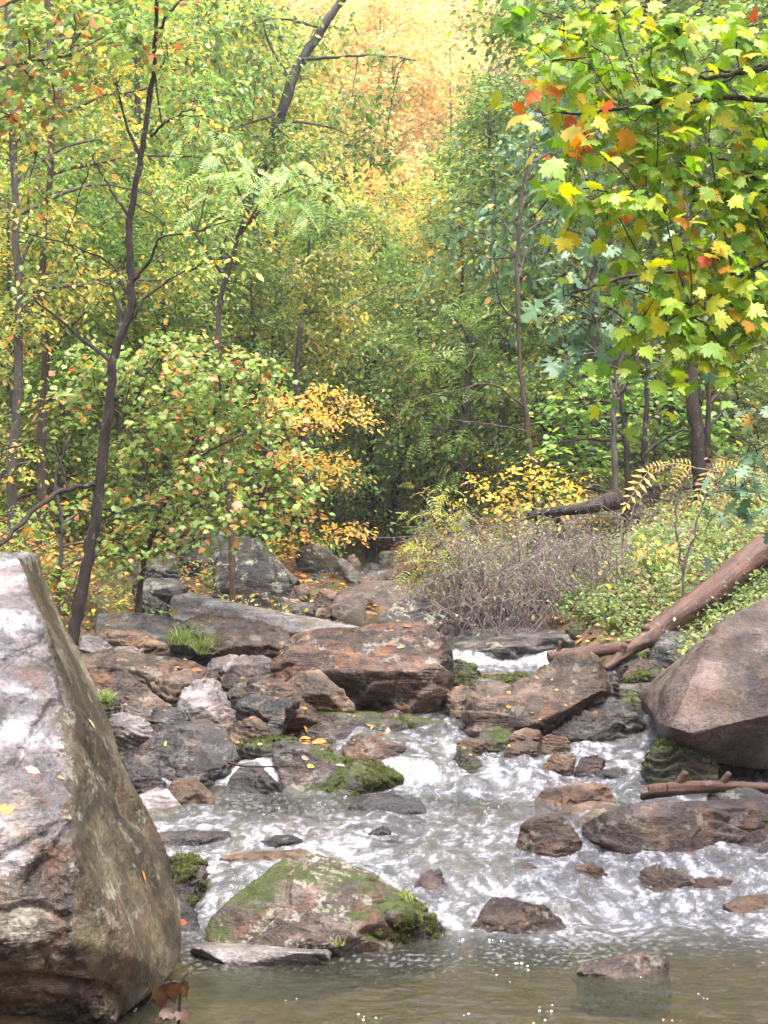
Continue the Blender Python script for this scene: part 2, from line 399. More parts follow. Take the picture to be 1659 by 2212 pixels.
# --- the giant boulder at the left edge: pale banded face and a narrow olive flank
gl = [(-700, 1180, 6.6), (-250, 1185, 6.5), (-20, 1188, 6.45), (40, 1197, 6.4), (60, 1240, 6.2), (100, 1355, 5.95), (125, 1440, 5.8), (150, 1540, 5.62), (195, 1740, 5.36),
      (235, 1880, 5.22), (268, 1985, 5.15), (292, 2070, 5.12),
      (-700, 1900, 4.6), (-300, 1960, 4.66), (0, 2030, 4.78), (150, 2030, 4.9), (60, 1740, 5.08), (-300, 1700, 5.08), (-200, 1480, 5.55), (160, 1860, 5.0),
      (70, 1212, 7.0), (105, 1300, 7.0), (165, 1415, 6.9), (200, 1515, 6.75), (236, 1600, 6.6), (268, 1690, 6.45), (306, 1765, 6.3), (338, 1860, 6.1), (360, 1930, 5.95), (370, 2000, 5.8), (384, 2072, 5.62), (368, 2112, 5.5),
      (330, 2145, 5.35), (290, 2165, 5.2), (255, 2215, 5.12), (200, 2260, 5.2), (0, 2320, 5.22), (-300, 2340, 5.22), (-700, 2320, 5.22),
      (-700, 1300, 8.2), (0, 1350, 8.2), (120, 1450, 8.0), (250, 1800, 7.4), (300, 2000, 7.0), (-700, 2000, 7.4)]
def gcarve(co, nr):
    # cracks, pits and broken ledges of the giant boulder
    px = CX + co[:, 0] * F / co[:, 1]; py = HY + (HC - co[:, 2]) * F / co[:, 1]; d = np.zeros(len(co))
    px = px + 14 * fbm(co / .09, 3, .6); py = py + 14 * fbm(co / .09 + 9, 3, .6)
    for line, w, dep in [([(-150, 1500), (0, 1448), (60, 1400), (105, 1372)], 9, .03), ([(30, 1650), (75, 1575), (110, 1530), (165, 1520)], 8, .03), ([(60, 1905), (110, 1840), (165, 1780), (180, 1700)], 13, .045), ([(-100, 1860), (0, 1850), (70, 1815), (110, 1795)], 9, .028), ([(-100, 1985), (60, 1955), (150, 1985), (230, 1940)], 9, .025), ([(70, 1260), (100, 1370), (125, 1450), (135, 1520)], 8, .018), ([(150, 1570), (175, 1680), (205, 1790), (250, 1900)], 7, .012), ([(-80, 1600), (40, 1545), (80, 1500)], 6, .014)]:
        L = np.array(line, float); best = np.full(len(co), 1e9)
        for a_, b_ in zip(L[:-1], L[1:]):
            ab = b_ - a_; t_ = np.clip(((px - a_[0]) * ab[0] + (py - a_[1]) * ab[1]) / (ab @ ab), 0, 1)
            best = np.minimum(best, np.hypot(px - a_[0] - t_ * ab[0], py - a_[1] - t_ * ab[1]))
        d -= dep * np.exp(-(best / w) ** 2)
    low = sst(1700, 1850, py); d += low * (.035 * fbm(co / .16 + 40, 4, .6) + .012 * fbm(co / .035, 3, .6)) + .010 * fbm(co / .045 + 3, 3, .65)
    gcarve.nx = nr[:, 0].copy(); face = sst(.72, .5, nr[:, 0])
    return d * (nr[:, 1] < .2) * (.10 + .90 * face)
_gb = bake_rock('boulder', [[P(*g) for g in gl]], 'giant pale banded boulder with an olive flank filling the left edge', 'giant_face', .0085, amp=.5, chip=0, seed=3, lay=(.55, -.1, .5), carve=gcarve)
_gb.data.materials.append(M['side'])      # weathered olive brown flank towards the creek, its dimness also painted in
_n = np.empty(len(_gb.data.polygons) * 3, np.float32); _gb.data.polygons.foreach_get('normal', _n); _n = _n.reshape(-1, 3)
_c = np.empty(len(_gb.data.polygons) * 3, np.float32); _gb.data.polygons.foreach_get('center', _c); _c = _c.reshape(-1, 3).astype(float)
_gb.data.materials.append(M['giant_low'])   # darker wet foot; shade of the steep lower face put into its colour
_w = _c + np.array(_gb.location); _li = np.empty(len(_gb.data.loops), np.int32); _gb.data.loops.foreach_get('vertex_index', _li)
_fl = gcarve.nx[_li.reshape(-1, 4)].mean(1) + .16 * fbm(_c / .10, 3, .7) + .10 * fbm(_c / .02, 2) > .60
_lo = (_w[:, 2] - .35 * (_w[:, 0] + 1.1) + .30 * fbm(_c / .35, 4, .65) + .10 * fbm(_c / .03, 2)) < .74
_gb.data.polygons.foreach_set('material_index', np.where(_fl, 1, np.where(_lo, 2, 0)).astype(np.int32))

R = rock
R('boulder', 'huge pinkish tan granular boulder overhanging a dark hollow at the right edge', 'pink',
  [(1990, 1300), (1800, 1270), (1659, 1294), (1599, 1319), (1573, 1348), (1552, 1378), (1492, 1410), (1466, 1442), (1446, 1480), (1434, 1525), (1424, 1560), (1436, 1594), (1469, 1623), (1547, 1650), (1659, 1662), (1990, 1680)],
  8.3, 1.7, [(1490, 1475, .142), (1446, 1570, .05), (1490, 1585, .0), (1590, 1560, -.02), (1659, 1545, -.03), (1900, 1560, -.03), (1660, 1640, .10), (1540, 1630, .08), (1590, 1350, .24), (1800, 1320, .24)], amp=.6, chip=2, lay=(.1, .5, 1), dip=-.02, vox=.009)
R('rock', 'dark mossy rock propping up the huge pink boulder at right', 'mossydark', [(1397, 1650), (1405, 1625), (1436, 1595), (1465, 1600), (1540, 1625), (1560, 1695), (1411, 1693)], 8.2, .7, moss=(.38, .35, (0, 0, .2)))
R('rock', 'long purple brown slab sloping into the water at the right edge', 'purple',
  [(1246, 1784), (1287, 1764), (1345, 1745), (1407, 1732), (1510, 1729), (1659, 1725), (1830, 1735), (1830, 1830), (1593, 1846), (1469, 1846), (1345, 1844), (1305, 1822), (1268, 1802)], 7.2, .55,
  [(1350, 1760, .36), (1500, 1748, .34), (1659, 1745, .34), (1345, 1820, .04), (1500, 1830, .0), (1660, 1825, .0), (1290, 1785, .3)], amp=.7, lay=(.15, .2, 1))
R('stone', 'grey green stone lying against the short log above the purple slab', 'greygreen', [(1520, 1722), (1533, 1707), (1572, 1699), (1630, 1701), (1660, 1722), (1600, 1734)], 7.75)
R('stone', 'pale rounded stone cut off by the right edge below the purple slab', 'pale', [(1616, 1850), (1648, 1822), (1720, 1800), (1790, 1830), (1790, 1856)], 7.05, .3)
R('rock', 'orange tan blocky rock in the water left of the short log', 'orange', [(1153, 1725), (1171, 1709), (1204, 1701), (1240, 1690), (1278, 1693), (1316, 1700), (1334, 1723), (1342, 1741), (1262, 1744), (1204, 1745), (1154, 1741)], 8.0, .4,
  [(1204, 1715, .3), (1270, 1708, .42), (1195, 1738, .0), (1250, 1737, .05), (1320, 1735, .1)])
R('rock', 'low tan slab touching the front of the orange blocky rock', 'orange', [(1203, 1760), (1220, 1744), (1278, 1730), (1324, 1734), (1356, 1746), (1303, 1757), (1220, 1768)], 7.75, .25, amp=.7)
R('stone', 'pale tan stone tip between the low tan slab and the purple slab', 'tan', [(1248, 1768), (1278, 1752), (1303, 1746), (1322, 1756), (1300, 1770)], 7.55, .15)
R('boulder', 'rounded brown boulder with a pale ridge beside the purple slab', 'brown', [(1108, 1848), (1115, 1810), (1125, 1784), (1150, 1764), (1179, 1760), (1208, 1763), (1237, 1788), (1257, 1820), (1254, 1845), (1180, 1854)], 7.1, .4,
  [(1150, 1800, .22), (1190, 1785, .2), (1185, 1840, -.03), (1140, 1838, .02), (1225, 1805, .3)])
R('boulder', 'brown two faced rock standing in the foam right of the mossy pyramid', 'brown', [(1018, 2004), (1034, 1972), (1067, 1940), (1096, 1937), (1138, 1954), (1187, 1966), (1216, 1989), (1229, 2016), (1146, 2024), (1026, 2014)], 6.36, .38,
  [(1070, 1960, .28), (1135, 1968, .3), (1146, 2015, -.05), (1050, 2005, .02), (1200, 2005, .2)])
R('stone', 'brown stone in the rapids below the long purple slab', 'brown', [(1372, 1906), (1386, 1881), (1419, 1872), (1469, 1878), (1498, 1893), (1504, 1916), (1428, 1922), (1378, 1914)], 6.8, .3)
R('stone', 'orange tan flat stone just under water right of the brown rapids stone', 'orange', [(1492, 1900), (1540, 1888), (1590, 1898), (1600, 1915), (1500, 1921)], 6.78, .3, amp=.6)
R('stone', 'rusty orange stone awash at the right edge of the rapids', 'orange', [(1560, 1955), (1601, 1938), (1660, 1930), (1720, 1950), (1720, 1975), (1615, 1972)], 6.52, .3, amp=.6)
R('stone', 'small rusty stone breaking the water right of the brown lump', 'orange', [(1235, 1886), (1254, 1867), (1287, 1864), (1313, 1888), (1262, 1896)], 6.93, .2)
R('stone', 'small rusty brown lump in the rapids below the rounded boulder', 'brown', [(1119, 1886), (1126, 1864), (1150, 1862), (1186, 1896), (1150, 1904)], 6.88, .22)
R('stone', 'low dark lump washed over by the rapids behind the mossy pyramid', 'purple', [(893, 1916), (910, 1886), (950, 1880), (966, 1918), (916, 1930)], 6.76, .25)
R('rock', 'low dark rock breaking the foreground pool at lower right', 'purple', [(1236, 2106), (1287, 2082), (1345, 2063), (1386, 2054), (1427, 2058), (1449, 2080), (1455, 2113), (1427, 2132), (1345, 2120), (1262, 2117)], 5.62, .4,
  [(1380, 2075, .34), (1330, 2090, .3), (1430, 2115, .0), (1340, 2108, .05)])
R('boulder', 'big pyramid shaped rock streaked with green moss in the foreground', 'mossy',
  [(443, 2010), (459, 1981), (502, 1947), (544, 1913), (595, 1892), (620, 1863), (645, 1855), (684, 1854), (730, 1871), (794, 1886), (853, 1924), (895, 1960), (959, 2002), (1001, 2034), (1014, 2062), (874, 2070), (726, 2068), (620, 2046), (493, 2038), (449, 2024)],
  5.9, 1.15, [(640, 1895, .45), (700, 1905, .38), (800, 1935, .32), (560, 1960, .26), (650, 2000, .10), (880, 2010, .10), (780, 2040, .0), (930, 2045, .05), (500, 2010, .15)], amp=.75, vox=.0075,
  chip=3, moss=(.13, .0, (.8, .1, -.9)))
R('slab', 'flat pale lavender slab lying in front of the mossy pyramid', 'white', [(404, 2060), (415, 2040), (451, 2035), (578, 2038), (705, 2041), (718, 2057), (712, 2074), (620, 2076), (451, 2078)], 5.8, .34,
  [(430, 2054, .1), (560, 2056, .06), (700, 2058, .1)], amp=.35, dip=.1, lean=.9)
R('rock', 'black block with a mossy cap beside the giant left boulder', 'black', [(330, 1870), (377, 1855), (423, 1853), (443, 1875), (438, 1899), (427, 1922), (417, 1962), (340, 1962)], 6.6, .4, moss=(.55, .6, (.5, 0, .3)))
R('stone', 'small grey stone at the foot of the mossy capped black block', 'dark', [(355, 1990), (363, 1959), (383, 1947), (407, 1954), (424, 1977), (420, 1992)], 6.42, .25)
R('stone', 'small black stone under red leaves left of the mossy pyramid', 'black', [(362, 2012), (372, 1995), (400, 1988), (425, 1996), (434, 2012), (400, 2022)], 6.28, .25)
R('slab', 'thin tan plank of rock awash behind the mossy pyramid', 'orange', [(470, 1856), (514, 1841), (620, 1836), (662, 1834), (690, 1851), (637, 1855), (552, 1864), (493, 1864)], 7.05, .28, amp=.45, dip=.1)
R('slab', 'dark flat ledge the water spills over beside the giant boulder', 'dark', [(290, 1806), (350, 1797), (432, 1794), (496, 1797), (505, 1812), (478, 1823), (290, 1826)], 7.32, .4, amp=.5, dip=.1)
R('slab', 'low dark ledge awash at the middle of the left riffle', 'dark', [(545, 1824), (593, 1806), (628, 1803), (654, 1817), (564, 1832)], 7.28, .3, amp=.5, dip=.1)
R('stone', 'small dark hump in the riffle below the black midstream rock', 'dark', [(796, 1800), (829, 1785), (848, 1797), (815, 1810)], 7.42, .2)
R('stone', 'dark streaked stone awash in the riffle behind the mossy pyramid', 'dark', [(800, 1826), (832, 1812), (880, 1812), (905, 1826), (850, 1834)], 7.25, .25)
R('rock', 'black wet rock alone in midstream', 'black', [(736, 1760), (761, 1738), (800, 1722), (833, 1716), (872, 1728), (908, 1733), (922, 1748), (922, 1760), (843, 1767), (747, 1765)], 7.82, .42, [(800, 1738, .3), (870, 1742, .28), (820, 1756, .0), (895, 1752, .05)])
R('boulder', 'grey wedge rock with bright green moss sloping into the pool', 'mossygrey', [(584, 1622), (593, 1607), (611, 1605), (700, 1622), (754, 1643), (825, 1665), (872, 1683), (896, 1711), (808, 1722), (657, 1724), (629, 1718), (608, 1675)], 8.35, .8,
  [(620, 1640, .35), (680, 1668, .14), (760, 1685, .12), (840, 1700, .08), (660, 1712, .0), (800, 1712, .0), (640, 1680, .05)], amp=.8, moss=(.18, .25, (.75, -.25, -.5)))
R('rock', 'brown wedge rock at the head of the small waterfall', 'brown', [(720, 1627), (743, 1594), (761, 1584), (808, 1592), (872, 1609), (874, 1620), (854, 1641), (808, 1658), (757, 1650)], 8.78, .45, [(765, 1605, .3), (850, 1618, .2), (780, 1640, .0), (820, 1645, .0)])
R('rock', 'dark mossy rock right of the small waterfall', 'mossydark', [(972, 1688), (976, 1640), (992, 1614), (1010, 1612), (1034, 1640), (1066, 1684), (1020, 1692)], 8.6, .4, moss=(.45, .2, (0, 0, -.4)))
R('slab', 'flat leaf strewn slab with dark moss below the huge rusty boulder', 'mossygrey', [(604, 1570), (621, 1533), (643, 1521), (682, 1515), (736, 1518), (808, 1525), (879, 1534), (936, 1543), (990, 1562), (951, 1588), (843, 1598), (718, 1602), (621, 1586)], 9.2, 1.5,
  [(640, 1553, .3), (740, 1545, .36), (850, 1553, .34), (935, 1560, .3), (650, 1590, .02), (800, 1592, .0), (930, 1580, .03)], amp=.6, moss=(.62, .0, (.35, -1.2, -.1)), lean=.95)
R('boulder', 'dark grey boulder with a ridged flat top left of the green wedge', 'dark', [(238, 1610), (253, 1579), (300, 1571), (383, 1569), (450, 1558), (483, 1571), (507, 1599), (514, 1637), (493, 1662), (450, 1680), (383, 1684), (333, 1664), (250, 1640)], 8.45, .9,
  [(270, 1600, .42), (400, 1592, .36), (440, 1600, .22), (490, 1625, .25), (400, 1660, .0), (450, 1655, .0), (320, 1640, .12)], amp=.8)
R('rock', 'smooth black rock tucked under the dark ridged boulder', 'black', [(250, 1662), (270, 1650), (300, 1654), (333, 1668), (362, 1690), (352, 1706), (290, 1722), (255, 1715)], 8.2, .35)
R('rock', 'tan rounded rock at the pool edge below the dark ridged boulder', 'tan', [(361, 1715), (370, 1695), (390, 1684), (417, 1684), (443, 1698), (463, 1726), (383, 1732)], 8.05, .35)
R('slab', 'flat pale slab at the pool edge beside the tan rounded rock', 'white', [(280, 1735), (300, 1716), (333, 1704), (360, 1704), (377, 1728), (400, 1748), (357, 1755), (283, 1758)], 7.9, .4, amp=.6, dip=.1)
R('rock', 'rough dark grey rock under red leaves left of the green wedge', 'dark', [(478, 1718), (496, 1680), (521, 1652), (557, 1649), (578, 1673), (610, 1704), (593, 1724), (521, 1724)], 8.3, .5)
R('rock', 'tan grey pyramid shaped stone behind the dark ridged boulder', 'tan', [(492, 1580), (521, 1557), (553, 1549), (575, 1566), (598, 1598), (578, 1609), (514, 1615), (498, 1602)], 8.95, .45)
R('rock', 'low mossy rock between the tan pyramid and the green wedge', 'mossydark', [(510, 1618), (545, 1606), (600, 1597), (640, 1595), (655, 1608), (610, 1622), (540, 1632)], 8.8, .35, moss=(.3, .3, (0, 0, 0)))
R('boulder', 'pale quartz streaked boulder on the left cobble bar', 'white', [(378, 1528), (393, 1494), (420, 1473), (447, 1468), (473, 1476), (483, 1494), (494, 1531), (511, 1552), (503, 1574), (427, 1572), (385, 1540)], 9.35, .55,
  [(420, 1495, .35), (460, 1500, .3), (440, 1545, .0), (400, 1530, .1), (490, 1550, .1)])
R('boulder', 'brown wedge boulder pointing right beside the giant boulder', 'brown', [(150, 1500), (175, 1452), (200, 1437), (233, 1433), (260, 1443), (300, 1476), (340, 1503), (372, 1528), (367, 1535), (300, 1534), (240, 1515), (160, 1530)], 9.65, .7,
  [(210, 1452, .36), (280, 1478, .22), (340, 1518, .06), (250, 1505, .05), (190, 1500, .08)])
R('rock', 'tilted brown block with a red leaf on its corner', 'brown', [(322, 1478), (373, 1450), (437, 1453), (479, 1443), (475, 1463), (402, 1504), (370, 1530), (342, 1502)], 9.85, .5)
R('slab', 'long plain brown slab lying across the left bar', 'brown', [(150, 1412), (233, 1406), (300, 1413), (377, 1420), (413, 1430), (465, 1444), (417, 1458), (333, 1476), (260, 1490), (150, 1450)], 10.5, .6,
  [(200, 1418, .32), (300, 1426, .3), (400, 1440, .2), (330, 1465, .0), (200, 1445, .02)], amp=.55)
R('rock', 'rounded tan boulder behind the long brown slab', 'tan', [(205, 1370), (233, 1361), (283, 1360), (317, 1370), (363, 1393), (367, 1408), (327, 1416), (253, 1408), (215, 1395)], 11.3, .6)
R('stone', 'pale broken stone at the foot of the slender dark tree', 'pale', [(166, 1408), (172, 1374), (190, 1370), (215, 1376), (243, 1402), (240, 1414)], 10.9, .35)
R('stone', 'small pale stone right of the pale broken stone', 'pale', [(235, 1414), (252, 1398), (285, 1396), (312, 1408), (310, 1418)], 10.8, .3)
R('boulder', 'long grey purple ledge behind the grass tuft at left', 'schist_grey', [(180, 1350), (190, 1333), (213, 1323), (253, 1330), (300, 1328), (333, 1338), (400, 1348), (436, 1364), (433, 1388), (333, 1398), (220, 1380)], 11.9, .8)
R('boulder', 'purple stained rounded boulder in front of the white slab', 'purple', [(398, 1338), (433, 1320), (473, 1330), (517, 1340), (560, 1338), (600, 1353), (628, 1380), (628, 1424), (560, 1424), (510, 1410), (440, 1398)], 11.7, .8,
  [(440, 1345, .36), (540, 1362, .3), (600, 1385, .1), (540, 1400, .0), (470, 1380, .08)])
R('stone', 'low pale stone between the purple boulder and the huge rusty boulder', 'pale', [(480, 1440), (520, 1418), (570, 1416), (600, 1430), (595, 1455), (500, 1462)], 10.6, .45)
R('stone', 'small reddish stone right of the tilted brown block', 'purple', [(470, 1466), (500, 1440), (560, 1436), (590, 1455), (580, 1478), (500, 1482)], 10.15, .4)
R('slab', 'long white topped slab slanting across behind the rusty boulder', 'white', [(365, 1303), (377, 1284), (403, 1281), (450, 1295), (553, 1314), (653, 1332), (720, 1345), (808, 1361), (800, 1380), (653, 1385), (620, 1395), (553, 1378), (460, 1352), (372, 1334)], 12.9, .8,
  [(382, 1300, .2), (450, 1318, .18), (553, 1337, .16), (700, 1356, .14), (400, 1335, .0), (600, 1378, .0)], amp=.45, lean=.95)
R('boulder', 'huge rusty brown boulder in the middle of the creek', 'rustboulder',
  [(589, 1448), (603, 1411), (620, 1391), (653, 1371), (693, 1366), (740, 1368), (786, 1366), (836, 1353), (886, 1351), (920, 1356), (950, 1373), (967, 1411), (967, 1451), (962, 1505), (950, 1535), (913, 1545), (836, 1532), (766, 1520), (700, 1490), (600, 1475)],
  10.0, 1.4, [(640, 1420, .25), (690, 1412, .22), (800, 1400, .26), (900, 1398, .24), (950, 1410, .25), (660, 1450, .14), (790, 1450, .02), (900, 1450, -.02), (945, 1440, .04), (930, 1500, .02), (820, 1500, .05)], amp=.85, dip=.1, vox=.0095, lay=(-.15, .3, 1), chip=0)
R('rock', 'pale pointed rock leaning on the front of the rusty boulder', 'tan', [(600, 1490), (646, 1450), (690, 1445), (702, 1461), (728, 1484), (770, 1525), (720, 1526), (640, 1512)], 9.6, .5)
R('slab', 'grey brown slab with a pale top left of the leaf strewn slab', 'brown', [(500, 1490), (553, 1466), (593, 1466), (653, 1486), (693, 1500), (730, 1520), (670, 1522), (573, 1512), (505, 1506)], 9.55, .6, amp=.7)
R('rock', 'dark brown rock wedged below the pale topped slab', 'dark', [(505, 1520), (540, 1500), (603, 1506), (648, 1516), (618, 1540), (590, 1560), (545, 1560), (512, 1548)], 9.25, .45)
R('stone', 'small dark stone at the corner of the leaf strewn slab', 'dark', [(576, 1570), (600, 1533), (616, 1530), (609, 1565), (596, 1588)], 9.05, .25)
R('boulder', 'pinkish brown boulder with a sheer face behind the white slab', 'pink', [(706, 1320), (733, 1280), (786, 1260), (836, 1255), (886, 1256), (926, 1260), (938, 1282), (880, 1300), (846, 1330), (806, 1362), (753, 1362), (715, 1352)], 14.4, 1.3,
  [(740, 1295, .3), (790, 1285, .32), (860, 1275, .42), (770, 1345, .0), (830, 1320, .05)], amp=.6)
R('boulder', 'dark speckled dome shaped boulder behind the rusty boulder', 'speckle', [(795, 1372), (830, 1323), (853, 1300), (880, 1290), (913, 1291), (936, 1303), (970, 1330), (990, 1368), (970, 1390), (850, 1390)], 12.3, .9)
R('slab', 'broad overhanging ledge with a lavender top right of the rusty boulder', 'schist_grey', [(968, 1385), (993, 1361), (1055, 1357), (1158, 1357), (1229, 1355), (1243, 1379), (1248, 1404), (1179, 1432), (1096, 1440), (1022, 1440), (970, 1425)], 11.7, 1.3,
  [(990, 1395, .3), (1060, 1392, .22), (1130, 1398, .2), (1225, 1380, .3), (1060, 1425, .15), (1150, 1422, .18)], amp=.7, dip=.0, lean=.9)
R('stone', 'round mossy stone at the foot of the huge rusty boulder', 'mossydark', [(961, 1436), (986, 1428), (1020, 1440), (1033, 1457), (1022, 1472), (966, 1470)], 11.0, .45, moss=(.05, .3, (0, 0, 0)))
R('slab', 'flat mossy stone in the shallows behind the tilted boulder', 'mossygrey', [(990, 1490), (1026, 1469), (1075, 1461), (1138, 1461), (1145, 1479), (1096, 1495), (1034, 1500)], 10.7, .5, moss=(.3, .3, (.3, 0, 0)))
R('stone', 'flat pinkish stone in the shallows below the lavender ledge', 'pink', [(1020, 1470), (1040, 1456), (1092, 1454), (1100, 1464), (1060, 1474)], 11.15, .35)
R('stone', 'brown stepped stone between the rusty and the tilted boulders', 'tan', [(962, 1500), (985, 1483), (1010, 1480), (1030, 1496), (1020, 1548), (975, 1552)], 9.75, .45)
R('boulder', 'big brown boulder tilted up to the right in midstream', 'brown',
  [(1080, 1570), (1090, 1500), (1113, 1489), (1158, 1457), (1220, 1415), (1274, 1401), (1297, 1420), (1309, 1458), (1318, 1499), (1295, 1520), (1200, 1563), (1130, 1592)], 9.2, 1.0,
  [(1110, 1525, .16), (1160, 1505, .16), (1220, 1465, .22), (1285, 1430, .25), (1130, 1570, .0), (1220, 1535, .02), (1300, 1490, .12)], dip=.15, amp=.75, vox=.009, chip=0,
  lumps=[([(1006, 1555), (1008, 1511), (1030, 1486), (1075, 1477), (1113, 1488), (1140, 1520), (1120, 1590), (1024, 1588)], -.02, .8, [(1030, 1530, .14), (1080, 1520, .14), (1110, 1535, .14), (1060, 1575, .0), (1025, 1570, .04)])])
R('boulder', 'dark grey veined rock leaning on the tilted boulder', 'dark', [(1185, 1588), (1229, 1548), (1270, 1519), (1311, 1505), (1336, 1515), (1360, 1540), (1400, 1567), (1378, 1578), (1324, 1592), (1250, 1594)], 9.15, .6)
R('stone', 'grey block standing behind the tilted boulder', 'schist_grey', [(1300, 1500), (1305, 1453), (1328, 1452), (1336, 1490), (1330, 1510)], 10.0, .4)
R('stone', 'small dark pointed mossy stone below the tilted boulder', 'mossydark', [(1028, 1606), (1040, 1576), (1075, 1566), (1108, 1588), (1100, 1606), (1060, 1614)], 8.95, .3)
R('slab', 'wet flat ledge by the huge pink boulder with water sliding over', 'mossygrey', [(1330, 1480), (1407, 1469), (1460, 1473), (1455, 1515), (1386, 1522), (1334, 1502)], 10.3, .6, amp=.6, moss=(.55, .3, (0, 0, 0)))
R('slab', 'low reddish step of rock below the wet flat ledge', 'mossygrey', [(1334, 1512), (1386, 1505), (1425, 1522), (1420, 1540), (1345, 1538)], 9.85, .5, amp=.6, moss=(.5, .3, (.5, 0, 0)))
R('stone', 'mottled grey stone under the lower end of the fallen log', 'schist_grey', [(1310, 1450), (1339, 1418), (1373, 1410), (1386, 1423), (1375, 1442), (1333, 1464)], 10.9, .4)
R('stone', 'rounded brown stone under the fallen log beside the mottled stone', 'brown', [(1340, 1472), (1359, 1438), (1389, 1422), (1410, 1430), (1414, 1448), (1379, 1464), (1349, 1475)], 10.6, .4)
R('boulder', 'pale grey weathered rock behind the fallen log', 'schist_grey', [(1400, 1430), (1413, 1386), (1443, 1358), (1489, 1355), (1526, 1362), (1510, 1405), (1466, 1445), (1439, 1455), (1405, 1455)], 10.9, .7)
R('slab', 'flat mossy stone below the pale weathered rock', 'mossygrey', [(1352, 1470), (1379, 1452), (1453, 1445), (1460, 1465), (1389, 1478)], 10.5, .4, moss=(.3, .3, (-.6, 0, 0)))
R('boulder', 'mossy mound of rock on the right bank above the lavender ledge', 'mossydark', [(1222, 1360), (1256, 1328), (1293, 1322), (1306, 1353), (1316, 1390), (1240, 1402)], 12.4, .8, moss=(.3, .3, (0, 0, 0)))
R('rock', 'pale boulder half hidden in plants above the mossy mound', 'mossygrey', [(1305, 1350), (1333, 1312), (1366, 1305), (1385, 1326), (1371, 1350), (1319, 1366)], 12.9, .6)
R('outcrop', 'large pale grey outcrop high on the right bank', 'schist_grey', [(1318, 1130), (1339, 1085), (1366, 1055), (1406, 1050), (1473, 1052), (1530, 1045), (1545, 1080), (1470, 1120), (1406, 1145), (1335, 1155)], 15.0, 1.4, amp=.7, dip=.5)
R('rock', 'grey boulder below the large outcrop on the right bank', 'mossygrey', [(1380, 1172), (1406, 1145), (1433, 1142), (1448, 1159), (1436, 1185), (1390, 1194)], 14.2, .6, dip=.3)
R('boulder', 'dark shelf of rock under the bare brush on the right bank', 'dark', [(985, 1312), (1060, 1296), (1130, 1290), (1240, 1292), (1260, 1312), (1240, 1352), (1150, 1366), (990, 1364)], 12.8, 1.0)
R('cliff_rock', 'tall lichen grey slab standing at the left side of the ravine', 'cliff', [(462, 1315), (463, 1230), (478, 1162), (505, 1150), (560, 1166), (600, 1208), (624, 1257), (628, 1300), (605, 1325), (520, 1325)], 15.0, 1.2,
  [(490, 1200, .2), (545, 1185, .22), (585, 1240, .1), (520, 1300, .0), (600, 1300, .04), (475, 1290, .05)], amp=.7, dip=.3)
R('cliff_rock', 'second grey cliff rock behind the tall slab in the ravine', 'cliff', [(638, 1268), (641, 1184), (686, 1170), (713, 1186), (732, 1207), (746, 1244), (744, 1274), (650, 1274)], 17.2, 1.2, amp=.7, dip=.3)
R('cliff_rock', 'dark rock wall in shadow left of the tall grey slab', 'cliff', [(380, 1260), (385, 1165), (420, 1140), (483, 1148), (475, 1270)], 16.3, 1.4, amp=.8, dip=.4)
R('rock', 'rounded grey rock in the dark hollow at left', 'schist_grey', [(315, 1230), (327, 1200), (353, 1191), (377, 1196), (387, 1238), (350, 1252), (325, 1246)], 14.8, .6, dip=.3)
R('stone', 'small grey rock left of the rounded one in the hollow', 'schist_grey', [(284, 1228), (290, 1204), (305, 1197), (318, 1210), (318, 1236)], 14.9, .4, dip=.3)
R('slab', 'flat grey slab over a dark gap in the left hollow', 'schist_grey', [(294, 1266), (320, 1248), (367, 1250), (406, 1267), (392, 1284), (350, 1284), (310, 1276)], 14.0, .7, dip=.02, amp=.6)
R('slab', 'dark slab tilted down under the flat grey slab in the hollow', 'black', [(288, 1270), (317, 1281), (369, 1314), (362, 1326), (320, 1338), (292, 1300)], 13.6, .6)
R('slab', 'narrow pale slab leaning beside the far little cascade', 'pale', [(726, 1204), (734, 1200), (748, 1210), (778, 1240), (776, 1252), (760, 1256), (742, 1238)], 16.9, .4, amp=.5)
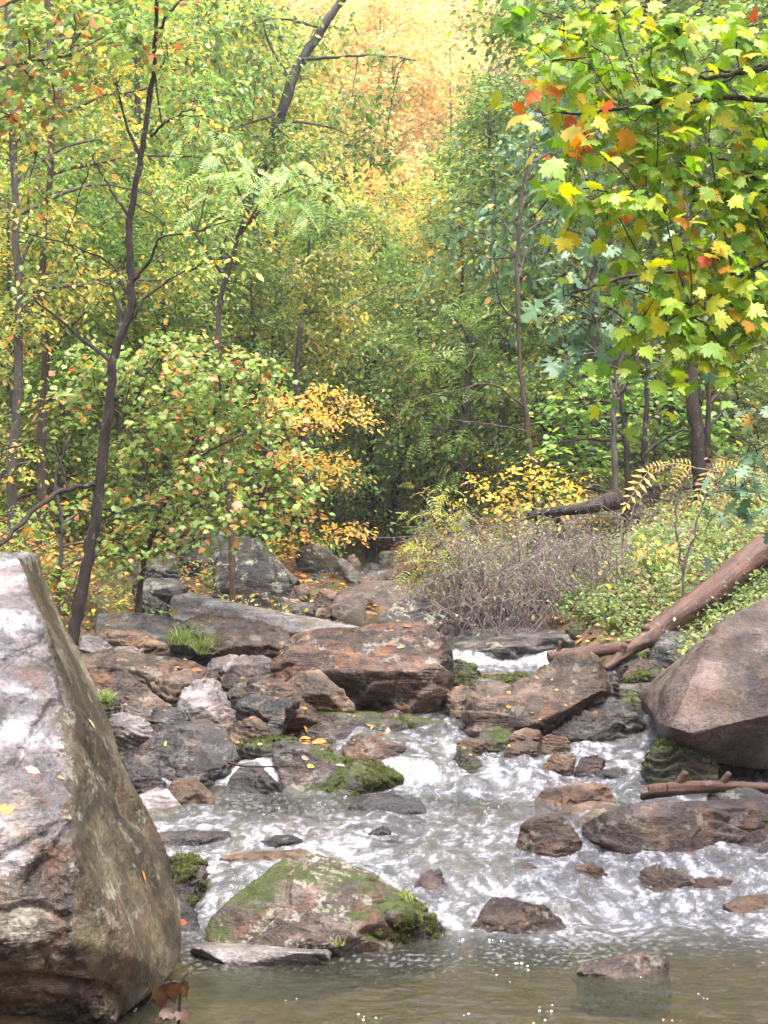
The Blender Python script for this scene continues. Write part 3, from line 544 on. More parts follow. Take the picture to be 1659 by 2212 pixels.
for lab, mt, ol, Y in [
    ('brown cube like stone behind the tall grey slab', 'brown', [(622, 1290), (630, 1268), (662, 1265), (670, 1285), (664, 1298), (630, 1300)], 15.1),
    ('flat mossy plate of stone in the ravine bottom', 'mossydark', [(664, 1276), (690, 1264), (735, 1264), (742, 1277), (720, 1284), (670, 1286)], 16.0),
    ('small brown stone on the flat mossy plate', 'tan', [(684, 1286), (692, 1273), (712, 1272), (730, 1282), (722, 1296), (690, 1298)], 15.4),
    ('grey brown stone left of the sheer pink boulder', 'brown', [(672, 1312), (680, 1290), (705, 1286), (720, 1302), (712, 1318), (680, 1320)], 14.7),
    ('larger grey stone in the ravine bottom behind the white slab', 'greygreen', [(618, 1330), (628, 1308), (655, 1300), (680, 1304), (688, 1328), (660, 1340), (622, 1340)], 14.1),
    ('pinkish flat stone between grey ones behind the white slab', 'orange', [(680, 1330), (684, 1312), (700, 1312), (714, 1332), (700, 1342)], 14.0),
    ('low tan stone at the left of the ravine bottom', 'tan', [(606, 1306), (615, 1296), (645, 1294), (655, 1304), (640, 1314), (610, 1316)], 14.8),
    ('pale small stone against the back of the white slab', 'pale', [(676, 1346), (684, 1338), (715, 1338), (722, 1348), (700, 1356)], 13.6),
    ('grey jagged stone at the foot of the second cliff rock', 'cliff', [(660, 1268), (668, 1244), (690, 1240), (716, 1256), (718, 1268)], 16.6),
    ('dark square block right of the far little cascade', 'dark', [(812, 1240), (815, 1190), (850, 1188), (892, 1193), (890, 1236), (850, 1244)], 18.6),
    ('pale cube of rock in the far little cascade', 'schist_grey', [(790, 1243), (791, 1218), (805, 1214), (820, 1219), (816, 1244)], 17.9),
    ('brown pointed rock left of the far little cascade', 'brown', [(750, 1222), (753, 1200), (764, 1198), (778, 1214), (782, 1236), (766, 1240)], 18.4),
    ('low brown rock below the far little cascade', 'brown', [(768, 1260), (778, 1244), (800, 1242), (816, 1252), (812, 1266)], 16.9),
    ('brown slanting rock between the cascade and the yellow shrub', 'purple', [(806, 1262), (822, 1240), (850, 1232), (880, 1246), (884, 1262), (840, 1268)], 16.8),
    ('orange tan stone at the foot of the tilted boulder', 'orange', [(1098, 1598), (1110, 1582), (1135, 1572), (1165, 1578), (1172, 1594), (1150, 1604)], 9.0),
    ('blocky tan stone in the rapids below the tilted boulder', 'orange', [(1168, 1612), (1172, 1592), (1190, 1586), (1225, 1592), (1235, 1608), (1200, 1616)], 8.9),
    ('flat pinkish stone left of the blocky tan stone in the rapids', 'tan', [(1090, 1616), (1100, 1604), (1140, 1600), (1168, 1606), (1165, 1618), (1110, 1622)], 8.85),
    ('flat tan stone left of the small dark pointed stone', 'orange', [(985, 1608), (1005, 1596), (1040, 1594), (1055, 1606), (1040, 1616), (995, 1616)], 8.92),
    ('brown hump with water curling round it above the rapids', 'brown', [(1170, 1656), (1195, 1628), (1225, 1620), (1245, 1630), (1235, 1652), (1200, 1662)], 8.72),
    ('reddish hump awash in the right rapids', 'purple', [(1240, 1664), (1255, 1636), (1290, 1630), (1310, 1644), (1305, 1662), (1270, 1670)], 8.7),
    ('dark rock the right fall pours over', 'black', [(1262, 1692), (1290, 1668), (1330, 1658), (1372, 1662), (1392, 1690), (1330, 1700)], 8.55),
    ('brown rib of rock behind the water curtain of the small fall', 'purple', [(868, 1692), (878, 1652), (920, 1644), (966, 1648), (976, 1690), (920, 1698)], 8.7),
    ('pale stone in the pile beside the huge pink boulder', 'pale', [(1384, 1560), (1392, 1544), (1412, 1540), (1428, 1552), (1424, 1568), (1400, 1570)], 9.4),
    ('dark stone in the gravel left of the tilted boulder', 'purple', [(990, 1566), (1000, 1550), (1022, 1548), (1030, 1560), (1020, 1572)], 9.35),
    ('mossy stone in front of the brown wedge boulder', 'mossydark', [(180, 1545), (188, 1512), (225, 1500), (258, 1510), (262, 1532), (230, 1552)], 9.2),
    ('grey flat stone under the brown wedge boulder', 'schist_grey', [(258, 1545), (270, 1528), (310, 1526), (340, 1536), (342, 1556), (300, 1562)], 9.1),
    ('grey block left of the pale quartz boulder', 'dark', [(322, 1556), (330, 1532), (378, 1526), (410, 1538), (414, 1560), (360, 1568)], 8.95),
    ('pale lavender stone near the giant boulder on the left bar', 'pale', [(226, 1572), (240, 1546), (280, 1540), (318, 1556), (330, 1572), (280, 1580)], 8.85),
    ('mossy topped pale stone behind the quartz boulder', 'mossygrey', [(484, 1500), (505, 1478), (540, 1466), (562, 1478), (560, 1500), (520, 1508)], 9.75),
    ('pale boulder on the bank right of the grass tuft', 'pale', [(440, 1452), (458, 1424), (500, 1410), (530, 1420), (528, 1446), (480, 1458)], 10.9),
    ('pale brown stone on the bank left of the slender tree', 'brown', [(60, 1400), (90, 1372), (130, 1366), (160, 1384), (160, 1410), (100, 1416)], 11.2),
    ]:
    R('stone', lab, mt, ol, Y)
# small cobbles that fill the gaps of the left bar and the ravine bottom
protos = []
rg = np.random.default_rng(21)
for k in range(4):
    pts = unit(rg.normal(size=(26, 3))) * np.array([1, .8, .55]) * .09
    o = bake_rock('cobble', [pts], 'small rounded cobble wedged among the larger rocks of the creek', ['tan', 'schist_grey', 'brown', 'purple'][k], .011, seed=60 + k, cat='cobble', group='small cobbles among the creek rocks', origin=(0, 0, 0))
    ROCK_BVH.pop(); protos.append(o)
n = 0
while n < 90:
    if n < 66: x, y = rg.uniform(-2.4, .3), rg.uniform(8.4, 13.5)
    else: x, y = rg.uniform(-.9, .6), rg.uniform(13.5, 17.5)
    if x > np.interp(y, _cy, _cl) - .02 and y < 13: 
        continue
    o = protos[n % 4] if n < 4 else protos[n % 4].copy()
    if n >= 4: COL.objects.link(o)
    o.location = (x, y, float(ground(x, y)) + .02); o.rotation_euler = (rg.uniform(-.3, .3), rg.uniform(-.3, .3), rg.uniform(0, 6.28)); s = rg.uniform(.5, 1.5); o.scale = (s, s, s)
    n += 1

def cast(px, py, dmax=40):
    """where the line of sight through a point of the photograph meets a rock"""
    o = Vector((0, 0, HC)); d = Vector(P(px, py, 1.0)) - o; d.normalize(); best = None
    for bv, ob in ROCK_BVH:
        h = bv.ray_cast(o, d, dmax)
        if h[0] is not None and (best is None or h[3] < best[2]): best = (h[0], h[1], h[3])
    return best

# ------------------------------------------------------------------ terrain sheet
def axis(pts):
    out = []
    for a, b, st in pts: out.append(np.arange(a, b, st))
    return np.unique(np.round(np.concatenate(out), 4))
gx = axis([(-130, -40, 6), (-40, -12, 1.2), (-12, -4, .25), (-4, 5, .055), (5, 12, .25), (12, 40, 1.2), (40, 131, 6)])
gy = axis([(-14, 0, 1.5), (0, 5, .25), (5, 15, .055), (15, 24, .12), (24, 50, .6), (50, 240, 4)])
GX, GY = np.meshgrid(gx, gy); GZ = ground(GX, GY)
V = np.stack([GX.ravel(), GY.ravel(), GZ.ravel()], 1); nx, ny = len(gx), len(gy)
i = (np.arange(ny - 1)[:, None] * nx + np.arange(nx - 1)[None]).ravel()
t = NT('leaf_littered_soil'); v = t.coords(rnd=False)
a = t.noise(v, .9, 5, .6); b = t.noise(v, 6, 8, .72); vo = t.n('ShaderNodeTexVoronoi'); vo.inputs['Scale'].default_value = 14; t.l(v, vo.inputs['Vector'])
c = t.ramp(t.math('ADD', t.math('MULTIPLY', a, .4), t.math('MULTIPLY', b, .6)), [(.36, (.022, .017, .012)), (.5, (.075, .052, .034)), (.62, (.16, .105, .06))])
c = t.mix(.35, c, t.ramp(vo.outputs['Color'], [(.2, (.05, .03, .018)), (.5, (.15, .075, .03)), (.8, (.20, .15, .05))]))
c = t.mix(t.mapr(t.noise(v, 1.7, 4, .6), .5, .62, 0, .5), c, (.05, .07, .016))
M['soil'] = t.done(t.pr(c, .8, t.bump(t.math('ADD', b, t.math('MULTIPLY', vo.outputs['Distance'], .6)), .9, .04), .3).outputs[0])
o = mesh_obj('ground', V, {4: np.stack([i, i + 1, i + nx + 1, i + nx], 1)}, M['soil']); tag(o, kind='structure')

# ------------------------------------------------------------------ water
py = np.concatenate([np.linspace(4300, 2300, 60), np.arange(2296, 1392, -1.35)])
wy = (np.interp(-py, -TP, TY)); wy[py > 2212] = (HC) * F / (py[py > 2212] - HY)
wy = np.concatenate([wy, np.arange(wy[-1] + .05, 24, .05)])
wx = np.arange(-2.3, 3.2, .0105)
WX, WY = np.meshgrid(wx, wy)
warp = WY + .34 * fbm2(WX * .9, WY * .35, 3, z=2) + .07 * fbm2(WX * 3.2, WY * .8, 2, z=8)
Z0 = zw(np.clip(warp, 0, 60)); Zb = zw(WY)
Z0 = np.where(WY < 6.2, zw(WY) + (Z0 - zw(WY)) * sst(5.6, 6.4, WY), Z0)
rmp = np.interp(WY, [8.42, 8.8, 9.45], [.25, .36, .475]); kx = sst(.25, .6, WX) * sst(8.0, 8.3, WY) * sst(9.7, 9.3, WY)
Z0 = Z0 * (1 - kx) + (rmp + .05 * fbm2(WX * 3, WY * 3, 3, z=71)) * kx
slope = (1 - kx) * np.clip((zw(warp + .05) - zw(warp - .05)) / .1, 0, 2)
near_fall = np.clip((zw(warp + .32) - zw(warp)) / .32, 0, 1.2)
rap = np.clip(sst(.02, .30, near_fall) * (1 - kx) + .85 * sst(5.75, 6.7, WY) * sst(8.0, 7.4, WY) + .35 * sst(6.3, 6.6, WY) * sst(8.7, 8.4, WY) + .5 * sst(8.4, 8.7, WY) * sst(10.6, 9.6, WY) + .75 * kx, 0, 1)
calm = sst(.12, .3, fbm2(WX * .8, WY * .9, 2, z=44)) * .7
pool = sst(5.95, 5.5, WY)
left_pool = sst(-.3, -.6, WX) * sst(7.85, 8.0, WY) * sst(8.75, 8.5, WY)
wave = .0035 * fbm2(WX * 3, WY * 3.4, 2, z=1) + .0055 * fbm2(WX * 8, WY * 10, 3, z=4, g=.6)
wave = wave * (1 + 1.3 * pool * sst(-.5, .3, WX)) * (1 - .55 * left_pool)
wave2 = .020 * fbm2(WX * 4.0, WY * 4.5, 3, z=6, g=.6) + .020 * np.abs(fbm2(WX * 7.5, WY * 4.2, 3, z=16, g=.6)) + .009 * fbm2(WX * 22, WY * 11, 2, z=26)
WZ = Z0 + wave * (1 + 1.1 * rap) + wave2 * rap * (1 - .5 * calm)
# standing humps where the current crosses hidden stones
rg = np.random.default_rng(8)
for k in range(46):
    cx_, cy_ = rg.uniform(-1.1, 1.7), rg.uniform(6.3, 9.4); r = rg.uniform(.05, .14)
    WZ += rg.uniform(.015, .05) * np.exp(-(((WX - cx_) / (r * 1.5)) ** 2 + ((WY - cy_) / r) ** 2)) * sst(.1, .4, rap)
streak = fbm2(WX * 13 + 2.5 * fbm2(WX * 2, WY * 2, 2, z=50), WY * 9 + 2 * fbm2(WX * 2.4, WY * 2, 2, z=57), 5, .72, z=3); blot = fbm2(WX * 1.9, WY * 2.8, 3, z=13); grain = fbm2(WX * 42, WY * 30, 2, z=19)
foam = .06 * rap + .80 * sst(.14, 1.2, rap * .38 + 1.25 * streak + .45 * blot - .02 + .35 * grain) * sst(.12, .6, rap)  # whitewater, with sky glints painted in as pale streaks
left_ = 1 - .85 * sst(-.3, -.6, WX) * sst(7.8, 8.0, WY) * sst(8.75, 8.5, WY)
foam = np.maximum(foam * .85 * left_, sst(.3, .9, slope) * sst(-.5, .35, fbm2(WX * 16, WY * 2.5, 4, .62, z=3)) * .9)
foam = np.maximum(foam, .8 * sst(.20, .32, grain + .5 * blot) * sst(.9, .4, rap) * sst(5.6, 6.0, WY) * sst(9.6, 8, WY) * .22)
WZ += .006 * foam * np.abs(grain)
out_ = np.maximum(np.interp(WY, _cy, _cl) - WX, WX - np.interp(WY, _cy, _cr)); WZ -= .35 * sst(.3, .7, out_) * sst(8.3, 9.0, WY)
V = np.stack([WX.ravel(), WY.ravel(), WZ.ravel()], 1); nx, ny = len(wx), len(wy)
i = (np.arange(ny - 1)[:, None] * nx + np.arange(nx - 1)[None]).ravel()
t = NT('creek_water'); v = t.coords(rnd=False)
at = t.n('ShaderNodeAttribute', attribute_name='foam'); fo = at.outputs['Fac']
ar = t.n('ShaderNodeAttribute', attribute_name='rapid')
n1 = t.noise(t.coords(scale=(1, 1.25, 1), rnd=False), 26, 4, .62, .5); n2 = t.noise(t.coords(scale=(1, .45, 1), rnd=False), 70, 3, .6)
st_ = t.mapr(ar.outputs['Fac'], 0, 1, .45, 1.0)
bp = t.n('ShaderNodeBump'); bp.inputs['Distance'].default_value = .012; t.l(st_, bp.inputs['Strength']); t.l(t.math('ADD', n1, t.math('MULTIPLY', n2, .5)), bp.inputs['Height'])
nrm = bp.outputs[0]
tr = t.n('ShaderNodeBsdfTransparent'); tr.inputs['Color'].default_value = (.68, .66, .50, 1)
df = t.n('ShaderNodeBsdfDiffuse'); df.inputs['Color'].default_value = (.070, .072, .046, 1)
m1 = t.n('ShaderNodeMixShader'); m1.inputs[0].default_value = .24; t.l(tr.outputs[0], m1.inputs[1]); t.l(df.outputs[0], m1.inputs[2])
gl_ = t.n('ShaderNodeBsdfGlossy'); gl_.inputs['Roughness'].default_value = .06; gl_.inputs['Color'].default_value = (1, 1, 1, 1); t.l(nrm, gl_.inputs['Normal'])
fr = t.n('ShaderNodeFresnel'); fr.inputs['IOR'].default_value = 1.52; t.l(nrm, fr.inputs['Normal'])
m2 = t.n('ShaderNodeMixShader'); t.l(fr.outputs[0], m2.inputs[0]); t.l(m1.outputs[0], m2.inputs[1]); t.l(gl_.outputs[0], m2.inputs[2])
fd = t.pr((.64, .665, .77), .25, nrm, .5)  # lavender white: foam plus sky reflection put into the colour
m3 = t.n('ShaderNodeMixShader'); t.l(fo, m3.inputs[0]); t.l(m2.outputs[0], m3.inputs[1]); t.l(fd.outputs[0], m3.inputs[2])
M['water'] = t.done(m3.outputs[0])
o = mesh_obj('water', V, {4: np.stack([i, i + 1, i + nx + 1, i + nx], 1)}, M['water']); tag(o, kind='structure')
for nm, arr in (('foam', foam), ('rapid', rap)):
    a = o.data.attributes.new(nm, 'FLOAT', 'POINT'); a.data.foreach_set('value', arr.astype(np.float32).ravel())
# beads of foam drifting on the pools
mb = MB(); rg = np.random.default_rng(31)
th = np.linspace(0, 2 * np.pi, 7)[:-1]
dome = np.vstack([np.stack([np.cos(th), np.sin(th), 0 * th], 1), np.stack([.6 * np.cos(th), .6 * np.sin(th), 0 * th + .62], 1), [[0, 0, .82]]])
df_ = np.array([[k, (k + 1) % 6, 6 + (k + 1) % 6, 6 + k] for k in range(6)]); dt_ = np.array([[6 + k, 6 + (k + 1) % 6, 12] for k in range(6)])
cl = [(rg.uniform(-1.05, 1.3), rg.uniform(5.1, 6.2)) for _ in range(16)] + [(rg.uniform(-1.3, .2), rg.uniform(7.8, 8.5)) for _ in range(22)] + [(rg.uniform(.3, 1.5), rg.uniform(7.7, 8.3)) for _ in range(16)]
for cx_, cy_ in cl:
    for _ in range(rg.integers(1, 7)):
        x, y = cx_ + rg.normal() * .022, cy_ + rg.normal() * .028; s = .0022 + .0035 * rg.uniform() ** 2
        b = len(mb.v); n0 = mb.n; mb.add(dome * s + np.array([x, y, float(zw(y)) + .001]), df_); mb.f.setdefault(3, []).append(dt_ + n0)
t = NT('foam_bead'); M['bead'] = t.done(t.pr((.82, .84, .88), .2, None, .6).outputs[0])
tag(mb.build('foam_beads', M['bead']), kind='stuff')

# ------------------------------------------------------------------ leaves, sprays, trees
def tpl_simple():      # folded oval leaf, base at origin, along +y, normal +z
    V = np.array([[0, 0, 0], [.24, .3, .05], [.21, .68, .035], [0, 1, -.06], [-.21, .68, .035], [-.24, .3, .05], [0, .5, -.02]], float)
    return V, {4: np.array([[0, 1, 2, 6], [0, 6, 4, 5]]), 3: np.array([[6, 2, 3], [6, 3, 4]])}
def tpl_diamond():
    V = np.array([[0, 0, 0], [.27, .45, .05], [0, 1, -.05], [-.27, .45, .05]], float)
    return V, {3: np.array([[0, 1, 2], [0, 2, 3]])}
def fan(pts, curl=.10, c=(0, .38)):
    p = np.array(pts, float); r = np.hypot(p[:, 0] - c[0], p[:, 1] - c[1])
    V = np.vstack([[c[0], c[1], .0], np.stack([p[:, 0], p[:, 1], -curl * r * r * 1.4], 1)])
    n = len(p); return V, {3: np.array([[0, 1 + k, 1 + (k + 1) % n] for k in range(n)])}
def mirror(h): return h + [(-x, y) for x, y in h[::-1] if abs(x) > 1e-6]
def tpl_maple():
    return fan(mirror([(0, 0), (.20, .03), (.34, -.06), (.30, .12), (.55, .20), (.44, .30), (.58, .50), (.40, .48), (.38, .60), (.22, .50), (.24, .72), (.13, .74), (0, 1)]), .16)
def tpl_syc():
    return fan(mirror([(0, 0), (.25, .02), (.48, .22), (.40, .34), (.50, .56), (.27, .58), (.20, .78), (0, 1)]), .2)
def tpl_oak():
    return fan(mirror([(0, 0), (.07, .10), (.24, .16), (.10, .28), (.36, .40), (.13, .48), (.36, .68), (.12, .72), (.18, .90), (0, 1)]), .15, (0, .45))
def tpl_frond(k=9, arch=.22):
    V = []; Fq = []
    for i in range(k):
        y = .16 + .80 * i / (k - 1); L = .30 * (1 - .55 * (i / (k - 1)) ** 2); z = -arch * y * y
        for s in (-1, 1):
            b = len(V); w = .062
            V += [(0, y, z), (s * L * .5, y + .02 + w, z - .01), (s * L, y + .09, z - .10 * L - .02), (s * L * .5, y + .06 - w, z - .01)]
            Fq.append([b, b + 1, b + 2, b + 3] if s < 0 else [b, b + 3, b + 2, b + 1])
    b = len(V); V += [(-.008, 0, 0), (.008, 0, 0), (.006, .5, -arch * .25), (-.006, .5, -arch * .25), (.004, 1, -arch), (-.004, 1, -arch)]; Fq += [[b, b + 1, b + 2, b + 3], [b + 3, b + 2, b + 4, b + 5]]
    b = len(V); V += [(0, .97, -arch), (.035, 1.08, -arch * 1.15), (0, 1.2, -arch * 1.4), (-.035, 1.08, -arch * 1.15)]; Fq.append([b, b + 1, b + 2, b + 3])
    return np.array(V, float), {4: np.array(Fq)}
TPL = dict(simple=tpl_simple(), diamond=tpl_diamond(), maple=tpl_maple(), syc=tpl_syc(), oak=tpl_oak(), frond=tpl_frond(), frond5=tpl_frond(6, .3))

def place_leaves(mb, tpl, pos, dirs, nrm, size):
    V, Fd = TPL[tpl]; n = len(pos); m = len(V)
    y = unit(dirs); x = unit(np.cross(y, nrm)); z = np.cross(x, y)
    size = np.broadcast_to(size, (n,))
    W = pos[:, None] + size[:, None, None] * (V[None, :, 0:1] * x[:, None] + V[None, :, 1:2] * y[:, None] + V[None, :, 2:3] * z[:, None])
    off = (np.arange(n) * m)[:, None, None] + mb.n
    for k, fs in Fd.items(): mb.f.setdefault(k, []).append((fs[None] + off).reshape(-1, k))
    mb.v.append(W.reshape(-1, 3)); mb.n += n * m

def spray_leaves(mb, base, axis_, L, rg, tpl, size, per, tilt=.45, droop=.25, face=0.0, jitter=.12):
    """twigs with leaves on both sides; base, axis_ (M,3), L (M,)"""
    m = len(base); axis_ = unit(axis_)
    s = (np.arange(per)[None] + rg.uniform(.1, .9, (m, per))) / per
    pos = base[:, None] + axis_[:, None] * (L[:, None, None] * s[..., None]); pos[..., 2] -= droop * L[:, None] * s ** 2
    up = np.array([0, 0, 1.0]); side = unit(np.cross(axis_, up) + 1e-4)
    sg = np.where(np.arange(per) % 2 == 0, 1, -1)[None, :, None]
    d = axis_[:, None] * rg.uniform(.2, .9, (m, per, 1)) + side[:, None] * sg * rg.uniform(.5, 1.0, (m, per, 1)) + rg.normal(size=(m, per, 3)) * .25
    d[..., 2] -= droop * rg.uniform(.3, 2.2, (m, per))
    nn = np.zeros((m, per, 3)); nn[..., 2] = 1; nn += rg.normal(size=(m, per, 3)) * tilt; nn[..., 1] -= face
    pos = pos + rg.normal(size=pos.shape) * L[:, None, None] * jitter
    sz = size * np.exp(rg.normal(size=(m, per)) * .22)
    place_leaves(mb, tpl, pos.reshape(-1, 3), d.reshape(-1, 3), nn.reshape(-1, 3), sz.reshape(-1))

def curve(pts, n, wob=0.0, rg=None):
    pts = np.asarray(pts, float); k = len(pts); tt = np.linspace(0, k - 1, n)
    out = np.empty((n, 3)); i = np.clip(tt.astype(int), 0, k - 2); f = (tt - i)[:, None]
    p0 = pts[np.maximum(i - 1, 0)]; p1 = pts[i]; p2 = pts[i + 1]; p3 = pts[np.minimum(i + 2, k - 1)]
    out = .5 * (2 * p1 + (p2 - p0) * f + (2 * p0 - 5 * p1 + 4 * p2 - p3) * f ** 2 + (3 * p1 - p0 - 3 * p2 + p3) * f ** 3)
    if wob and rg is not None:
        w = rg.normal(size=(n, 3)) * wob; w[0] = 0; out += w
    return out

def limb(mb, a, b, r0, r1, rg, sag=.08, n=7, sides=5, wob=.03):
    a = np.asarray(a, float); b = np.asarray(b, float); L = np.linalg.norm(b - a); mid = (a + b) / 2 + rg.normal(size=3) * L * .07; mid[2] += sag * L
    mb.tube(curve([a, mid, b], n, L * wob * .3, rg), np.linspace(r0, r1, n), sides, cap=False)

def tree(name, label, trunks, blobs, mat, tpl, size, per=12, dens=1.0, L=None, bark='bark_dark', cat='tree', group=None, seed=0, tilt=.45, droop=.25, face=0.0, limbs=True, extra=(), twigs=True, rf=.012, jitter=.12, foot=True, reach=.10):
    """trunks: [(path [(px,py,Y)...], r0, r1)], metres for radii; blobs: [(px,py,rx,ry,Y,weight)] clumps of foliage"""
    rg = np.random.default_rng(seed + 100)
    wood = MB(); leaf = MB(); nodes = []
    for path, r0, r1 in trunks:
        p = [P(*q) for q in path]
        if foot and path is trunks[0][0]:
            g = p[0].copy(); g[2] = min(g[2], float(ground(g[0], g[1]))) - .15
            if p[0][2] - g[2] > .25: p = [g] + p
            else: p[0] = g
        n = max(8, len(p) * 5); c = curve(p, n, .006, rg)
        if not foot: n0 = c
        rad = np.linspace(r0, r1, n) * (1 + .06 * rg.normal(size=n)); rad[0] *= 1.35 if (foot and path is trunks[0][0]) else 1
        wood.tube(c, rad, 9 if r0 > .03 else 6); nodes.append((c, rad))
    for path, r0, r1 in extra:
        p = [P(*q) for q in path]; n = max(6, len(p) * 5); wood.tube(curve(p, n, .004, rg), np.linspace(r0, r1, n), 5, cap=False)
    allp = np.vstack([c for c, _ in nodes]); allr = np.concatenate([r for _, r in nodes])
    L = L or size * 6
    for bl in blobs:
        px, py, rx, ry, Y = bl[:5]; w = bl[5] if len(bl) > 5 else 1.0
        C = P(px, py, Y); R = np.array([rx, max(min(rx, 170), ry * .7) * .9, ry]) * Y / F
        area = np.pi * rx * ry; lp = (size * F / Y) ** 2 * .42
        m = max(2 if not limbs else 3, int(dens * w * area * 2.0 / (lp * per)))
        u = unit(rg.normal(size=(m, 3))) * (rg.uniform(0, 1, (m, 1)) ** .45)
        base = C + u * R
        d = unit(base - C) * np.array([1, 1, .55]); d = unit(d + rg.normal(size=(m, 3)) * .35)
        Ls = L * rg.uniform(.6, 1.3, m)
        b0 = base - d * Ls[:, None] * .5
        spray_leaves(leaf, b0, d, Ls, rg, tpl, size, per, tilt, droop, face, jitter)
        if limbs:
            k = np.argmin(np.linalg.norm(allp - (C - np.array([0, 0, reach * abs(C[2] - allp[0, 2])])), axis=1))
            r = min(allr[k] * .7, rf * 2.2); limb(wood, allp[k], C, r, rf * .5, rg, .1)
            sel = rg.permutation(m)[:max(3, m // 5)]
            for j in sel: limb(wood, C + (base[j] - C) * .12, b0[j], rf * .45, rf * .22, rg, .06, 5, 4)
        if twigs:
            sel = rg.permutation(m)[:max(3, int(m * .6))]
            for j in sel:
                e = b0[j] + d[j] * Ls[j]; e[2] -= droop * Ls[j]
                wood.tube([b0[j], b0[j] + d[j] * Ls[j] * .5, e], [rf * .2, rf * .16, rf * .1], 3, cap=False)
    org = allp[0].copy()
    root = empty(name, org); tag(root, label, cat, group)
    wood.build('trunk', M[bark], root, origin=org)
    if leaf.n: leaf.build('crown', M[mat], root, origin=org, smooth=False)
    return root

M['bark_dark'] = bark_mat('dark_bark', (.012, .009, .008), (.055, .042, .034))
M['bark_grey'] = bark_mat('grey_bark', (.04, .034, .03), (.13, .115, .10))
M['bark_brown'] = bark_mat('brown_bark', (.04, .028, .021), (.13, .09, .068))
M['bark_pale'] = bark_mat('pale_twig_bark', (.16, .13, .11), (.36, .31, .27))
M['log'] = bark_mat('red_brown_dead_wood', (.018, .010, .007), (.14, .068, .044), 6, .6, .12, .4)
M['brush'] = bark_mat('grey_purple_twigs', (.10, .075, .073), (.30, .235, .228))
LG, MG, DG, TL = (.13, .22, .04), (.085, .155, .035), (.045, .095, .03), (.045, .11, .06)
YG, YY, OR, RD, BR, GY = (.24, .27, .035), (.50, .36, .045), (.54, .23, .035), (.30, .055, .02), (.17, .07, .025), (.16, .20, .09)
M['yellowgreen'] = leaf_mat('yellow_green_leaves', [(0, MG), (.3, LG), (.62, YG), (.88, YY), (1, OR)])
M['greenred'] = leaf_mat('green_and_russet_leaves', [(0, LG), (.55, (.15, .26, .05)), (.80, YG), (.88, OR), (.95, (.32, .09, .03)), (1, BR)])
M['greenleaf'] = leaf_mat('mid_green_leaves', [(0, DG), (.35, MG), (.75, LG), (.95, YG), (1, YY)])
M['lightgreen'] = leaf_mat('light_green_leaves', [(0, MG), (.4, (.10, .22, .04)), (.8, (.18, .29, .05)), (1, YG)])
M['teal'] = leaf_mat('dark_bluish_green_leaves', [(0, (.04, .09, .045)), (.6, (.07, .15, .085)), (.9, (.10, .20, .08)), (.97, YG), (1, OR)], .4, .35, .45)
M['orange'+'leaf'] = leaf_mat('orange_leaves', [(0, YG), (.2, YY), (.6, (.56, .33, .07)), (1, (.50, .23, .05))])
M['yellowleaf'] = leaf_mat('yellow_leaves', [(0, YG), (.35, YY), (.8, (.55, .38, .04)), (1, OR)])
M['hazeorange'] = leaf_mat('haze_paled_orange_leaves', [(0, YG), (.2, YY), (.6, (.52, .33, .10)), (1, (.46, .24, .08))], .6, .4, .2, .8)  # paler than the near orange, distance haze put into the colour
M['hazeyellow'] = leaf_mat('haze_paled_yellow_leaves', [(0, (.26, .26, .08)), (.4, (.46, .35, .09)), (.85, (.52, .37, .10)), (1, (.50, .28, .08))], .6, .4, .2, .8)  # yellow likewise paled, haze painted into the leaf tones
M['maple'] = leaf_mat('maple_leaves', [(0, (.07, .16, .02)), (.35, (.125, .23, .022)), (.68, (.20, .28, .022)), (.90, (.34, .34, .025)), (.975, (.46, .34, .03)), (.992, (.42, .17, .02)), (1, RD)], .42, .45, .35, 1.0)
M['mapleorange'] = leaf_mat('turning_maple_leaves', [(0, YY), (.3, (.52, .28, .03)), (.6, (.48, .15, .02)), (1, (.30, .04, .015))], .4, .45, .35, 1.0)
M['olive'] = leaf_mat('olive_yellow_leaves', [(0, MG), (.35, (.12, .15, .03)), (.7, (.27, .25, .04)), (1, (.40, .27, .04))])
M['sumac'] = leaf_mat('pale_green_fronds', [(0, (.14, .26, .08)), (.6, (.24, .38, .13)), (.9, (.32, .38, .08)), (1, YY)], .4, .4, .5)
M['palegreen'] = leaf_mat('small_pale_green_leaves', [(0, (.06, .10, .04)), (.5, (.14, .20, .08)), (.9, (.22, .26, .09)), (1, (.30, .16, .06))])
M['litter'] = leaf_mat('fallen_leaves', [(0, (.10, .045, .02)), (.35, (.22, .09, .03)), (.6, (.34, .13, .04)), (.85, (.42, .20, .05)), (1, (.40, .32, .10))], .5, .12, .3, 1.0)
M['redweed'] = leaf_mat('reddish_weeds', [(0, (.14, .07, .04)), (.5, (.28, .14, .09)), (.8, (.30, .22, .10)), (1, (.16, .20, .05))], .6, .25)
M['grass'] = leaf_mat('grass_blades', [(0, (.06, .13, .025)), (.6, (.14, .22, .04)), (1, (.28, .26, .08))], .5, .3)
M['leafred'] = leaf_mat('red_leaf', [(0, (.38, .06, .025)), (1, (.45, .10, .03))], .4, .2, .3, 1.0)
M['leaforange'] = leaf_mat('orange_leaf', [(0, (.55, .22, .05)), (1, (.60, .27, .06))], .4, .2, .3, 1.0)
M['leafyellow'] = leaf_mat('yellow_leaf', [(0, (.60, .38, .07)), (1, (.62, .42, .10))], .4, .2, .3, 1.0)
M['leafpale'] = leaf_mat('pale_tan_leaf', [(0, (.55, .38, .26)), (1, (.62, .46, .33))], .4, .2, .3, 1.0)
M['leafbrown'] = leaf_mat('brown_leaf', [(0, (.02, .004, .003)), (1, (.035, .008, .006))], .4, .2, .3, 1.0)

